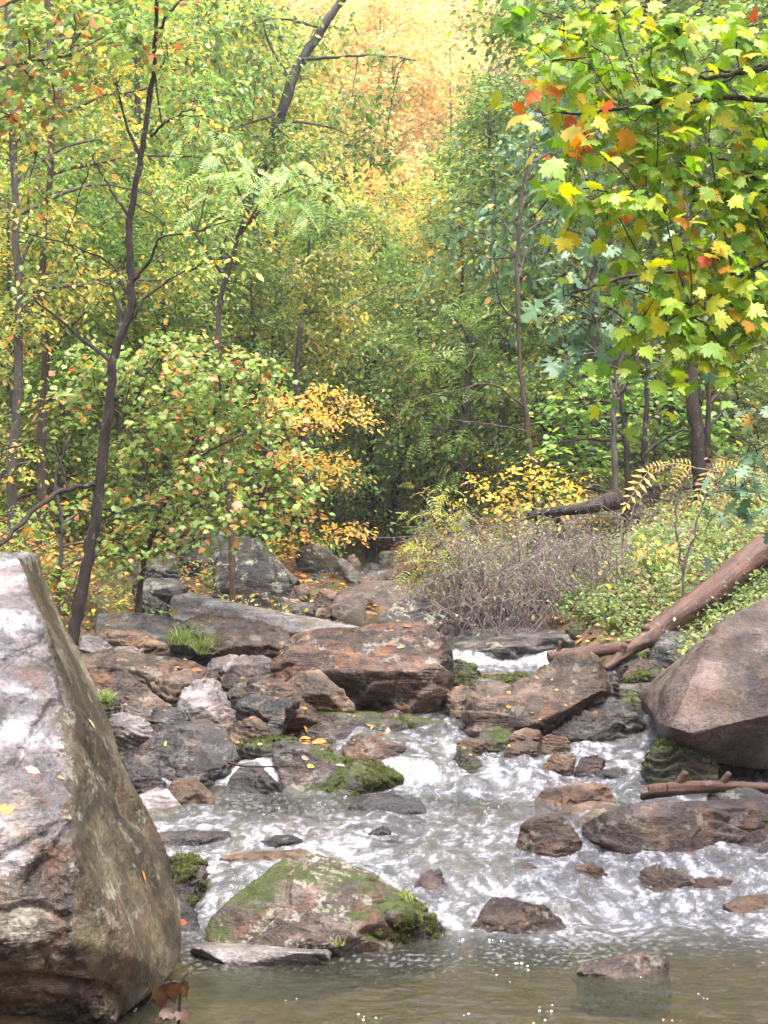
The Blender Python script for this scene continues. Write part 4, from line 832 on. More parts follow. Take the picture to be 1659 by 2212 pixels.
# ------------------------------------------------------------------ the trees that frame the creek
tree('slender_tree', 'slender dark trunked tree curving up from the left bar with sparse yellow green leaves',
     [([(155, 1395, 11.0), (172, 1300, 11.0), (200, 1150, 11.0), (218, 1020, 11.0), (235, 880, 11.0), (248, 770, 11.0), (283, 660, 11.0), (282, 560, 11.0), (280, 470, 11.0), (305, 340, 11.0), (322, 230, 11.0), (336, 110, 11.0), (340, 0, 11.0), (345, -150, 11.0)], .054, .012),
      ([(338, 75, 11.0), (365, 30, 11.05), (395, -10, 11.1), (430, -90, 11.1)], .014, .008),
      ([(326, 295, 11.0), (370, 255, 10.9), (425, 235, 10.8)], .013, .005),
      ([(277, 465, 11.0), (240, 410, 11.1), (205, 350, 11.2), (200, 330, 11.2)], .013, .004),
      ([(284, 610, 11.0), (325, 560, 10.9), (345, 515, 10.8), (420, 500, 10.7), (520, 470, 10.6)], .014, .004),
      ([(284, 690, 11.0), (340, 620, 11.1), (430, 575, 11.2), (520, 545, 11.2)], .013, .004),
      ([(278, 640, 11.0), (240, 570, 11.1), (190, 545, 11.1), (120, 520, 11.2), (0, 490, 11.3)], .012, .004),
      ([(214, 1045, 11.0), (150, 1055, 10.8), (100, 1080, 10.6), (0, 1175, 10.3), (-60, 1220, 10.2)], .020, .016),
      ([(145, 1058, 10.8), (120, 970, 10.9), (85, 950, 10.9), (0, 975, 11)], .010, .004),
      ([(290, 440, 11.0), (350, 480, 10.9), (345, 520, 10.9)], .006, .004)],
     [(80, 330, 90, 40, 11.2, .55), (190, 360, 60, 50, 11.3, .5), (100, 430, 100, 50, 11.3, .5), (240, 620, 60, 50, 11.1, .55), (160, 560, 110, 40, 11.2, .5), (430, 250, 70, 50, 10.9, .4), (480, 470, 90, 50, 10.7, .4), (480, 560, 90, 40, 11.1, .4), (360, 130, 70, 80, 11, .35), (70, 640, 90, 60, 11.2, .5), (250, 180, 60, 90, 11.0, .35)],
     'yellowgreen', 'simple', .058, 8, .8, seed=1, bark='bark_dark', droop=.5, tilt=.5)
tree('sycamore_sapling', 'spreading young tree with green and russet lobed leaves behind the slender trunk',
     [([(300, 1280, 12.8), (330, 1150, 12.7), (400, 1000, 12.6), (470, 880, 12.5), (520, 780, 12.4)], .035, .012),
      ([(330, 1160, 12.7), (420, 1090, 12.4), (520, 1060, 12.2), (640, 1050, 12.1)], .014, .004),
      ([(345, 1120, 12.7), (300, 980, 12.9), (240, 880, 13.0), (120, 900, 13.1), (0, 940, 13.1)], .014, .005),
      ([(400, 1000, 12.6), (480, 960, 12.3), (590, 900, 12.1)], .012, .004),
      ([(150, 925, 13.1), (130, 870, 13.1), (150, 830, 13.1)], .006, .003)],
     [(470, 800, 110, 60, 12.4), (350, 760, 100, 60, 12.7), (560, 830, 60, 40, 12.2), (400, 880, 120, 60, 12.5, 1), (520, 920, 100, 60, 12.3), (330, 960, 100, 60, 12.8, .8), (470, 1010, 110, 50, 12.3), (590, 1010, 70, 45, 12.1), (380, 1060, 100, 40, 12.5, .9), (560, 1080, 90, 35, 12.1), (470, 1120, 110, 35, 12.2), (330, 1130, 70, 40, 12.6, .8), (210, 780, 90, 60, 12.9, .7), (130, 860, 90, 60, 13.0, .6), (640, 1055, 60, 22, 12.0), (690, 1040, 30, 12, 12.0), (560, 790, 50, 22, 12.1), (610, 880, 50, 22, 12.1), (640, 960, 40, 18, 12.1), (430, 740, 60, 22, 12.5), (280, 820, 70, 22, 12.9), (600, 1120, 50, 16, 12.0), (250, 1050, 80, 40, 12.9, .6), (310, 1200, 70, 30, 12.5, .5), (420, 1165, 80, 22, 12.2, .6), (230, 1150, 60, 30, 12.8, .5)],
     'greenred', 'syc', .052, 8, .66, seed=2, bark='bark_brown', droop=.4, tilt=.55, face=.35)
tree('canopy_tree', 'broad leaved tree reaching in from the upper left corner with green and red leaves',
     [([(-420, 1330, 11.5), (-380, 900, 11.5), (-330, 400, 11.4), (-300, 0, 11.3)], .11, .06),
      ([(-330, 380, 11.4), (-150, 230, 11.2), (0, 150, 11.0), (150, 120, 10.9)], .03, .008),
      ([(-310, 100, 11.3), (-100, 40, 11.1), (100, -20, 11.0), (260, -60, 11)], .03, .008)],
     [(50, 60, 90, 60, 10.9), (160, 30, 90, 50, 10.9), (60, 160, 90, 50, 11.0, .9), (170, 130, 80, 50, 10.9, .8), (270, 60, 70, 50, 10.8, .7), (-80, 120, 110, 90, 11.2), (120, 240, 80, 40, 11.1, .6), (20, 250, 70, 50, 11.2, .7), (350, -30, 120, 40, 10.9)],
     'greenred', 'syc', .066, 8, .85, seed=3, bark='bark_grey', droop=.35, face=.3)
tree('maple_tree', 'near maple overhanging the upper right with large lobed yellow green leaves',
     [([(2250, 1500, 6.6), (2230, 1000, 6.6), (2200, 400, 6.6), (2190, -100, 6.6), (2180, -500, 6.6)], .12, .06),
      ([(2200, 330, 6.6), (1950, 160, 6.4), (1760, 140, 6.3), (1659, 145, 6.2), (1560, 165, 6.15), (1500, 172, 6.1), (1445, 185, 6.0)], .022, .004),
      ([(1700, 140, 6.25), (1600, 150, 6.25), (1530, 155, 6.2), (1470, 165, 6.1)], .007, .003),
      ([(1600, 158, 6.2), (1500, 210, 6.1), (1440, 225, 6.0), (1360, 260, 5.95)], .006, .0025),
      ([(2200, 650, 6.6), (1900, 470, 6.5), (1700, 425, 6.3), (1600, 365, 6.2), (1550, 340, 6.2)], .018, .004),
      ([(1700, 425, 6.3), (1600, 410, 6.3), (1520, 430, 6.2), (1400, 450, 6.1)], .006, .003),
      ([(2190, 0, 6.6), (1850, -60, 6.4), (1600, -30, 6.3), (1400, 10, 6.2), (1200, 40, 6.1)], .016, .003),
      ([(2210, 800, 6.6), (1900, 640, 6.3), (1700, 560, 6.2), (1560, 620, 6.1), (1440, 690, 6.0)], .014, .003)],
     [(1110, 35, 60, 30, 6.05), (1210, 60, 80, 40, 6.1), (1330, 40, 90, 40, 6.2), (1460, 60, 90, 50, 6.2), (1600, 70, 90, 60, 6.3), (1190, 130, 60, 40, 6.0, .8), (1300, 170, 90, 45, 6.1), (1420, 180, 80, 45, 6.1), (1540, 220, 90, 50, 6.2), (1640, 260, 60, 60, 6.3),
      (1260, 300, 70, 40, 6.0, .9), (1380, 300, 90, 45, 6.1), (1500, 330, 80, 50, 6.2), (1610, 370, 80, 50, 6.3), (1200, 400, 45, 28, 5.95, .8), (1300, 420, 80, 40, 6.0), (1420, 420, 80, 45, 6.1), (1540, 450, 80, 40, 6.2), (1640, 480, 60, 60, 6.3),
      (1480, 540, 60, 40, 6.1, .8), (1580, 560, 80, 50, 6.2), (1650, 620, 60, 60, 6.3), (1400, 630, 60, 40, 6.0, .8), (1500, 640, 80, 40, 6.1), (1600, 690, 70, 50, 6.2), (1370, 710, 40, 30, 6.0, .9), (1460, 720, 60, 30, 6.05), (1560, 760, 70, 35, 6.15, .8), (1800, 200, 140, 160, 6.5), (1850, 500, 140, 140, 6.5)],
     'maple', 'maple', .074, 8, 1.75, L=.36, seed=4, bark='bark_dark', droop=.55, tilt=.55, face=.75, rf=.008)
tree('maple_branch', 'turning maple bough with orange and red leaves hanging left of the green maple',
     [([(2260, 1500, 6.9), (2250, 800, 6.9), (2200, 300, 6.8), (1900, 230, 6.5), (1600, 215, 6.2), (1400, 225, 6.0), (1250, 250, 5.9), (1150, 240, 5.9)], .03, .003)],
     [(1150, 205, 30, 25, 5.9), (1260, 245, 60, 22, 5.95), (1310, 200, 40, 30, 5.9), (1280, 280, 40, 25, 5.9), (1540, 520, 25, 15, 6.0)],
     'mapleorange', 'maple', .068, 3, .45, L=.22, seed=5, droop=.6, tilt=.5, face=.8, rf=.006, limbs=False)
tree('oak_tree', 'oak reaching in from the right with dark bluish deeply lobed leaves',
     [([(2300, 1480, 8.3), (2280, 1000, 8.3), (2250, 500, 8.2)], .12, .07),
      ([(2270, 800, 8.3), (1900, 680, 8.0), (1600, 600, 7.8), (1420, 590, 7.6), (1280, 620, 7.5), (1215, 640, 7.5)], .02, .004),
      ([(2280, 1050, 8.3), (1900, 960, 8.0), (1700, 950, 7.8), (1610, 985, 7.6)], .016, .003)],
     [(1220, 590, 50, 40, 7.5), (1290, 560, 70, 40, 7.5), (1260, 650, 60, 40, 7.5), (1340, 620, 60, 45, 7.6), (1290, 700, 45, 30, 7.5), (1380, 560, 60, 40, 7.7), (1430, 640, 60, 50, 7.8), (1620, 960, 45, 35, 7.6), (1650, 1010, 40, 35, 7.7), (1590, 1060, 22, 18, 7.6), (1640, 890, 40, 40, 7.8, .8), (1520, 480, 60, 40, 7.9, .6)],
     'teal', 'oak', .115, 6, 1.0, L=.36, seed=6, droop=.45, tilt=.5, face=.5, rf=.008)
tree('forked_sapling', 'thin pale forked sapling standing between the fallen log and the large outcrop',
     [([(1475, 1330, 11.9), (1480, 1230, 11.8), (1500, 1150, 11.7), (1520, 1080, 11.6), (1545, 1010, 11.5)], .014, .006),
      ([(1475, 1235, 11.8), (1460, 1130, 11.7), (1470, 1060, 11.6), (1490, 1010, 11.5)], .010, .005)],
     [(1545, 1015, 20, 14, 11.5, .5), (1470, 1150, 16, 16, 11.7, .4)], 'redweed', 'simple', .05, 6, .5, bark='bark_pale', seed=37)
tree('locust_sapling', 'pale arching locust branch with yellow compound leaves above the fallen log',
     [([(1900, 1300, 9.9), (1850, 1180, 9.8), (1760, 1120, 9.6), (1659, 1085, 9.5), (1610, 1035, 9.3), (1530, 1015, 9.2), (1460, 1005, 9.1), (1400, 1005, 9.0)], .014, .003),
      ([(1612, 1037, 9.3), (1560, 1060, 9.3), (1480, 1060, 9.2)], .006, .003),
      ([(1470, 1006, 9.1), (1420, 1015, 9.1), (1350, 1080, 9.0)], .004, .002)],
     [], 'yellowleaf', 'frond', .2, bark='bark_pale', seed=7)
_r = bpy.data.objects['locust_sapling']
mb = MB(); o_ = np.array(_r.location)
fr_ = [((1408, 1008, 9.0), (1335, 1092, 8.9)), ((1440, 1004, 9.05), (1385, 1010, 9.0)), ((1480, 1004, 9.1), (1450, 1060, 9.05)), ((1535, 1014, 9.2), (1490, 1085, 9.1)), ((1540, 1012, 9.2), (1600, 995, 9.15)), ((1560, 1018, 9.2), (1605, 1035, 9.1)), ((1500, 1008, 9.1), (1440, 990, 9.05)), ((1590, 1030, 9.3), (1560, 1000, 9.2))]
p0 = np.array([P(*a) for a, b in fr_]); p1 = np.array([P(*b) for a, b in fr_]); d_ = p1 - p0
place_leaves(mb, 'frond5', p0 - o_, d_, np.array([[.1, -.9, .5]] * len(fr_)) + RNG.normal(size=(len(fr_), 3)) * .25, np.linalg.norm(d_, axis=1) * .8)
mb.build('crown', M['yellowleaf'], _r, smooth=False)

tree('leaning_tree', 'leaning tree with a thick crooked grey trunk crossing the upper left centre',
     [([(430, 1120, 19.5), (430, 900, 19.3), (445, 690, 19.2), (475, 590, 19.6), (560, 380, 19.6), (605, 255, 19.0), (640, 150, 19.0), (690, 70, 19.0), (745, -10, 19.0), (830, -140, 19.0)], .10, .05),
      ([(645, 130, 19.0), (700, 125, 18.7), (800, 120, 18.4), (900, 130, 18.2)], .03, .008),
      ([(615, 235, 19.0), (560, 260, 18.6), (440, 290, 18.3)], .025, .008),
      ([(690, 60, 19), (600, 40, 18.7), (520, 60, 18.5)], .02, .006)],
     [(660, 330, 120, 50, 18.6), (780, 300, 90, 45, 18.7), (760, 210, 100, 40, 18.4), (560, 140, 100, 60, 18.4, .9), (700, 60, 110, 50, 19.2, .8), (820, 130, 70, 30, 18.3, .8), (470, 60, 110, 60, 18.6, .9), (830, 350, 60, 40, 18.6), (560, 30, 90, 40, 18.8), (720, 400, 70, 40, 18.9), (850, 190, 50, 30, 18.4), (520, 470, 90, 60, 18.6), (590, 330, 60, 60, 18.4), (470, 600, 70, 60, 18.6), (440, 760, 70, 70, 18.7), (610, 260, 50, 40, 18.3, .6)],
     'greenleaf', 'simple', .088, 9, .8, seed=8, bark='bark_grey', droop=.45)
tree('sumac', 'sumac with pale green feathery fronds in front of the leaning tree',
     [([(500, 1180, 14.3), (480, 950, 14.2), (470, 700, 14.2), (500, 560, 14.2), (540, 440, 14.1)], .04, .02),
      ([(490, 600, 14.2), (430, 520, 14.1), (400, 440, 14.1)], .02, .008), ([(520, 500, 14.2), (590, 430, 14.0), (650, 400, 13.9)], .018, .008)],
     [(470, 320, 90, 40, 14.0), (540, 370, 110, 50, 13.9), (630, 380, 80, 45, 13.9), (560, 440, 100, 40, 14.0, .8), (430, 260, 70, 40, 14.1, .8), (680, 400, 50, 35, 13.9, .8), (450, 400, 70, 40, 14.1, .6)],
     'sumac', 'frond', .26, 3, 1.0, L=.35, seed=9, droop=.4, tilt=.45, face=.25, bark='bark_brown')
tree('hanging_leaf_tree', 'tree right of centre with drooping dark bluish green leaves on a slim leaning trunk',
     [([(1215, 1145, 15.5), (1160, 1040, 15.5), (1140, 930, 15.5), (1125, 800, 15.5), (1118, 640, 15.5), (1120, 480, 15.5), (1150, 300, 15.5)], .045, .015),
      ([(1145, 935, 15.5), (1080, 920, 15.3), (960, 905, 15.1)], .014, .005), ([(1135, 880, 15.5), (1060, 830, 15.2), (980, 845, 15.0), (860, 870, 14.9)], .012, .004),
      ([(1122, 700, 15.5), (1080, 650, 15.3), (1070, 560, 15.2)], .014, .005)],
     [(1180, 240, 80, 45, 16.2), (1130, 320, 80, 45, 16.2), (1220, 330, 70, 50, 16.3), (1150, 410, 90, 45, 16.2), (1080, 470, 90, 40, 16.3), (1200, 480, 90, 50, 16.3), (1230, 180, 60, 50, 16.4), (1020, 540, 90, 35, 16.5, .8), (1130, 560, 80, 45, 16.3, .8), (980, 480, 60, 30, 16.5, .8), (1170, 150, 50, 40, 16.3)],
     'teal', 'simple', .11, 9, .85, seed=10, droop=.8, tilt=.5, bark='bark_brown')
tree('beech_tree', 'beech with flat tiers of orange leaves over the dark ravine at centre left',
     [([(660, 1190, 18.3), (650, 1080, 18.3), (655, 960, 18.3), (640, 820, 18.3), (650, 700, 18.3)], .09, .03),
      ([(560, 975, 17.6), (620, 972, 17.5), (700, 965, 17.4), (745, 950, 17.4)], .02, .006)],
     [(650, 865, 110, 18, 16.9), (730, 900, 100, 16, 16.8), (700, 840, 70, 14, 16.9), (640, 905, 80, 16, 17.7), (690, 995, 110, 18, 16.8), (620, 985, 60, 18, 17.7), (730, 1030, 60, 14, 17.4, .7), (650, 1105, 70, 10, 17.5), (720, 1150, 90, 13, 17.2), (640, 1165, 70, 13, 17.4, .8), (590, 860, 50, 25, 17.8), (760, 870, 40, 14, 17.4), (770, 1140, 40, 8, 17.2)],
     'orangeleaf', 'simple', .062, 10, 1.1, seed=11, droop=.25, tilt=.3, rf=.01)
tree('ivy_trunk_tree', 'tree with a dark ivy wrapped trunk standing over the far little cascade',
     [([(800, 1175, 21.5), (800, 1100, 21.5), (798, 1000, 21.5), (805, 900, 21.5), (790, 760, 21.5)], .10, .04), ([(840, 1120, 21.6), (858, 1040, 21.6), (880, 960, 21.6), (905, 860, 21.6)], .06, .03), ([(880, 960, 21.6), (865, 920, 21.5), (850, 880, 21.4)], .03, .012)],
     [(860, 900, 90, 40, 21), (800, 860, 80, 40, 21), (900, 980, 60, 40, 21.2), (930, 910, 70, 50, 21.2), (840, 970, 60, 30, 21.0), (860, 820, 90, 40, 21.3), (780, 1040, 60, 25, 20.8, .8), (700, 1040, 60, 30, 21, .7), (840, 740, 100, 45, 21.5), (745, 790, 80, 45, 21.4), (800, 1060, 30, 50, 21.4, .5), (870, 1040, 20, 60, 21.5, .6)],
     'greenleaf', 'simple', .085, 10, .95, seed=12, droop=.4)
tree('understory_tree', 'olive yellow tree filling the left centre below the sumac',
     [([(560, 1150, 20.3), (570, 950, 20.3), (590, 780, 20.3), (600, 620, 20.3)], .09, .03)],
     [(590, 690, 90, 50, 20), (680, 740, 90, 50, 20), (540, 640, 90, 45, 20), (490, 740, 80, 50, 20.2), (650, 610, 90, 45, 20.2), (620, 800, 100, 40, 19.8, .9), (740, 680, 60, 50, 20.3), (540, 560, 80, 45, 20.3), (700, 560, 80, 50, 20.6)],
     'olive', 'simple', .082, 10, 1.0, seed=13, droop=.5, bark='bark_grey')
tree('understory_tree', 'light green tree right of centre behind the pale bare branches',
     [([(1010, 1130, 19.2), (1005, 950, 19.2), (1015, 780, 19.2), (1020, 640, 19.2)], .08, .03)],
     [(980, 690, 80, 45, 18.8), (1050, 640, 80, 45, 18.9), (940, 770, 80, 45, 18.7), (1040, 760, 90, 45, 18.8), (1000, 850, 90, 40, 18.6), (1090, 830, 70, 45, 18.8), (1080, 700, 60, 40, 19), (960, 930, 70, 40, 18.5, .9), (1060, 930, 80, 40, 18.6, .9), (1010, 1010, 80, 40, 18.4, .8)],
     'lightgreen', 'frond5', .26, 3, .8, L=.3, seed=14, droop=.45, bark='bark_grey')
tree('understory_maple', 'bright green small maple behind the forked bare trunk on the right bank',
     [([(1358, 1060, 14.95), (1352, 950, 14.95), (1345, 850, 14.95), (1350, 760, 15.0)], .045, .02), ([(1395, 1060, 15.0), (1392, 960, 15.0), (1398, 860, 15.0), (1400, 740, 15.0)], .035, .02)],
     [(1250, 880, 100, 25, 15.4), (1320, 830, 90, 25, 15.5), (1420, 850, 90, 25, 15.6), (1200, 960, 90, 22, 15.3), (1280, 1000, 90, 25, 15.3), (1180, 1060, 70, 22, 15.2, .9), (1480, 900, 80, 30, 15.8), (1300, 930, 80, 22, 15.4), (1420, 940, 80, 25, 15.7, .9), (1540, 950, 60, 30, 15.9, .8), (1240, 800, 70, 30, 15.7), (1460, 790, 70, 30, 15.9)],
     'lightgreen', 'syc', .078, 8, .95, seed=15, droop=.25, tilt=.3)
tree('forked_tree', 'slim bare forked tree with spreading branches on the right bank',
     [([(1330, 1110, 14.6), (1328, 1000, 14.6), (1325, 900, 14.6), (1332, 850, 14.6)], .04, .028),
      ([(1332, 850, 14.6), (1335, 800, 14.6), (1358, 740, 14.6), (1370, 690, 14.6)], .022, .010), ([(1332, 858, 14.6), (1365, 810, 14.5), (1385, 750, 14.5), (1410, 700, 14.4)], .02, .008),
      ([(1328, 860, 14.6), (1310, 800, 14.7), (1290, 760, 14.7), (1230, 710, 14.7), (1190, 640, 14.7)], .018, .005), ([(1290, 760, 14.7), (1230, 770, 14.6), (1170, 790, 14.6)], .008, .003),
      ([(1326, 930, 14.6), (1290, 910, 14.4), (1260, 860, 14.4), (1240, 820, 14.4)], .010, .003), ([(1340, 835, 14.6), (1420, 810, 14.4), (1480, 760, 14.3)], .008, .003), ([(1310, 800, 14.7), (1350, 720, 14.8), (1340, 640, 14.8)], .007, .003), ([(1330, 1060, 14.6), (1280, 1020, 14.4), (1210, 1030, 14.3)], .008, .003), ([(1230, 712, 14.7), (1250, 680, 14.7), (1290, 690, 14.7), (1320, 640, 14.7)], .006, .002)],
     [(1200, 690, 50, 30, 14.7, .4), (1420, 740, 50, 30, 14.5, .3)], 'yellowgreen', 'simple', .05, 8, .5, seed=16, bark='bark_grey')
tree('dark_trunk_tree', 'straight dark trunk rising behind the maple at right with green leaves',
     [([(1515, 1050, 15.1), (1505, 950, 15.1), (1495, 850, 15.1), (1488, 700, 15.2), (1480, 450, 15.4)], .085, .06), ([(1525, 1000, 15.1), (1528, 930, 15.1), (1530, 850, 15.1), (1520, 760, 15.1)], .035, .02), ([(1526, 940, 15.1), (1512, 900, 15.1), (1515, 840, 15.1)], .02, .01)],
     [(1480, 720, 120, 60, 17.5), (1600, 800, 100, 60, 17.5), (1620, 650, 100, 80, 17.6), (1450, 580, 120, 70, 17.6), (1580, 890, 90, 40, 17.3), (1640, 960, 70, 40, 17.3, .8), (1560, 480, 150, 90, 17.8), (1400, 430, 120, 80, 17.9), (1640, 330, 120, 90, 18), (1450, 260, 150, 90, 18), (1550, 120, 150, 90, 18), (1330, 120, 120, 80, 18.2)],
     'greenleaf', 'simple', .095, 9, .9, seed=17, droop=.35)
tree('yellow_shrub', 'yellow leaved shrub on the right bank behind the brush',
     [([(1160, 1150, 15.0), (1150, 1060, 15.0), (1170, 980, 15.0)], .03, .01)],
     [(1130, 1010, 70, 30, 14.9), (1200, 1040, 70, 30, 14.8), (1100, 1080, 70, 35, 14.8), (1190, 1095, 70, 28, 14.7), (1250, 1070, 50, 30, 14.8, .8), (1050, 1040, 50, 30, 15, .8)],
     'yellowleaf', 'simple', .06, 9, .62, seed=18, cat='shrub')
tree('compound_leaf_shrub', 'yellow green feathery shrub leaning over the creek behind the dome boulder',
     [([(1000, 1290, 13.6), (985, 1230, 13.5), (950, 1160, 13.4), (930, 1100, 13.4)], .022, .008)],
     [(930, 1190, 55, 40, 13.2), (900, 1225, 40, 22, 13.1), (970, 1150, 60, 40, 13.3), (930, 1110, 55, 35, 13.3), (1000, 1100, 50, 35, 13.5), (980, 1060, 50, 30, 13.6, .8), (920, 1060, 40, 25, 13.5, .7), (905, 1245, 20, 14, 13.1)],
     'yellowgreen', 'frond5', .17, 3, .85, L=.2, seed=19, droop=.4, cat='shrub')
tree('grey_trunk_tree', 'tall grey trunk at the far left edge among yellow green foliage',
     [([(30, 1250, 14.5), (25, 1050, 14.5), (40, 800, 14.5), (35, 500, 14.5), (20, 100, 14.5), (10, -200, 14.5)], .055, .03)],
     [(100, 480, 120, 60, 14.6), (40, 700, 100, 60, 14.6), (60, 250, 120, 60, 14.6, .9), (260, 300, 100, 60, 15, .9), (330, 420, 90, 60, 15, .9), (200, 160, 110, 60, 15, .9), (380, 90, 90, 70, 15.2, .9), (160, 640, 100, 60, 15), (380, 600, 110, 60, 15.4), (60, 1000, 60, 50, 14.3, .5)],
     'yellowgreen', 'simple', .062, 10, .85, seed=20, bark='bark_grey', droop=.4)
tree('brown_trunk_tree', 'brown trunk standing just left of the slender dark tree',
     [([(88, 1260, 15.2), (92, 1100, 15.2), (90, 950, 15.2), (100, 780, 15.2), (90, 600, 15.2), (110, 300, 15.2), (100, -100, 15.2)], .06, .03), ([(95, 780, 15.2), (160, 700, 15.1), (230, 640, 15)], .02, .008)],
     [(230, 480, 120, 70, 15.8), (420, 200, 110, 80, 15.8), (260, 40, 120, 70, 16), (440, 340, 90, 60, 15.9), (100, 380, 110, 60, 16), (280, 560, 110, 60, 15.9), (120, 780, 90, 60, 16), (440, 480, 90, 60, 16)],
     'lightgreen', 'simple', .066, 10, .8, seed=21, bark='bark_brown', droop=.4)
tree('thin_trunk_tree', 'thin crooked sapling between the grey trunk and the slender dark tree',
     [([(122, 1340, 12.2), (130, 1200, 12.2), (135, 1120, 12.2), (120, 1040, 12.2), (150, 940, 12.2)], .022, .010), ([(140, 1320, 12), (200, 1160, 12), (300, 1080, 12)], .008, .004)],
     [(110, 1240, 60, 35, 12.2, .8), (60, 1120, 60, 40, 12.3, .6), (90, 1300, 50, 28, 12.0, .9), (230, 1200, 60, 40, 12.6, .7), (290, 1160, 60, 40, 12.8, .7), (170, 1100, 60, 40, 12.6, .5)],
     'greenred', 'syc', .05, 8, .8, seed=22, bark='bark_grey')

# fallen logs
def log(label, path, r, bark='log', seed=0, stubs=()):
    rg = np.random.default_rng(seed); p = np.array([P(*q) for q in path]); n = 90
    c = curve(p, n, min(r) * .03, rg); rad = np.interp(np.linspace(0, 1, n), np.linspace(0, 1, len(r)), r)
    mb = MB(); sides = 28; t_ = unit(np.gradient(c, axis=0)); a = unit(np.cross(t_, [0, 0, 1.0])); b = np.cross(a, t_)
    th = np.linspace(0, 2 * np.pi, sides, endpoint=False); s = np.linspace(0, np.linalg.norm(np.diff(c, axis=0), axis=1).sum(), n)
    TH, S = np.meshgrid(th, s); rr = rad[:, None] * (1 + .26 * fbm2(np.cos(TH) * 1.1 + 3, np.sin(TH) * 1.1 + S * 2.2, 4, z=seed) + .10 * fbm2(TH * 4.0, S * .9, 3, z=seed + 3) * np.sin(TH / 2))
    ring = c[:, None] + rr[..., None] * (np.cos(TH)[..., None] * a[:, None] + np.sin(TH)[..., None] * b[:, None])
    i_ = np.arange(n - 1)[:, None] * sides; j = np.arange(sides)[None]; k = (j + 1) % sides
    V = np.vstack([ring.reshape(-1, 3), c[0], c[-1]])
    mb.add(V, np.stack([i_ + j, i_ + k, i_ + sides + k, i_ + sides + j], -1).reshape(-1, 4))
    jj = np.arange(sides); kk = (jj + 1) % sides
    mb.f.setdefault(3, []).append(np.stack([np.full(sides, n * sides), kk, jj], 1)); mb.f[3].append(np.stack([np.full(sides, n * sides + 1), (n - 1) * sides + jj, (n - 1) * sides + kk], 1))
    qz = Vector([float(x) for x in c[-1] - c[0]]).to_track_quat('Z', 'Y'); Rm = np.array(qz.to_matrix())
    mb.v = [(np.vstack(mb.v) - c[0]) @ Rm]      # the log's own axis is its local z, so the grain runs along it
    o = mb.build('log', M[bark]); o.location = c[0]; o.rotation_mode = 'QUATERNION'; o.rotation_quaternion = qz; tag(o, label, 'log')
    for (f, dx, dz, L, r0) in stubs:
        m = MB(); q = c[int(f * (n - 1))] - c[0]; m.tube(curve([q, q + np.array([dx, -.1, dz]) * L * .5, q + np.array([dx, -.15, dz]) * L], 6), np.linspace(r0, r0 * .65, 6), 9); m.v = [np.vstack(m.v) @ Rm]; m.build('branch_stub', M[bark], o)
    return o
log('big reddish brown fallen log slanting down the right bank into the creek', [(1306, 1446, 10.9), (1350, 1410, 11.05), (1400, 1378, 11.2), (1450, 1340, 11.45), (1560, 1258, 11.85), (1659, 1178, 12.2), (1800, 1070, 12.8), (1900, 1000, 13.3)], [.025, .045, .07, .095, .11, .115, .118, .12], seed=3,
    stubs=[(.12, .3, .8, .12, .035), (.30, -.4, .9, .10, .05), (.2, -.5, .6, .1, .03)])
log('thin reddish log half behind the tilted boulder', [(1185, 1420, 11.0), (1260, 1410, 11.0), (1350, 1398, 11.1), (1440, 1380, 11.3)], [.045, .05, .045, .035], seed=5, stubs=[(.12, .2, 1, .12, .02)])
log('short red brown log with an upright stub under the huge pink boulder', [(1387, 1712, 7.95), (1440, 1706, 7.92), (1520, 1700, 7.9), (1600, 1700, 7.9), (1720, 1706, 7.9)], [.040, .042, .035, .028, .028], seed=7, stubs=[(.33, .35, .75, .13, .03), (.62, .5, .8, .10, .025)])
log('dark curved dead limb lying across the brush on the right bank', [(1140, 1115, 13.9), (1190, 1105, 13.9), (1250, 1100, 13.9), (1310, 1085, 14.0), (1330, 1080, 14.1)], [.035, .045, .05, .09, .10], 'bark_dark', 9)
log('pale leaning dead pole beside the tall grey slab', [(586, 1206, 15.8), (610, 1234, 15.6), (640, 1262, 15.4)], [.05, .055, .05], 'bark_grey', 11)

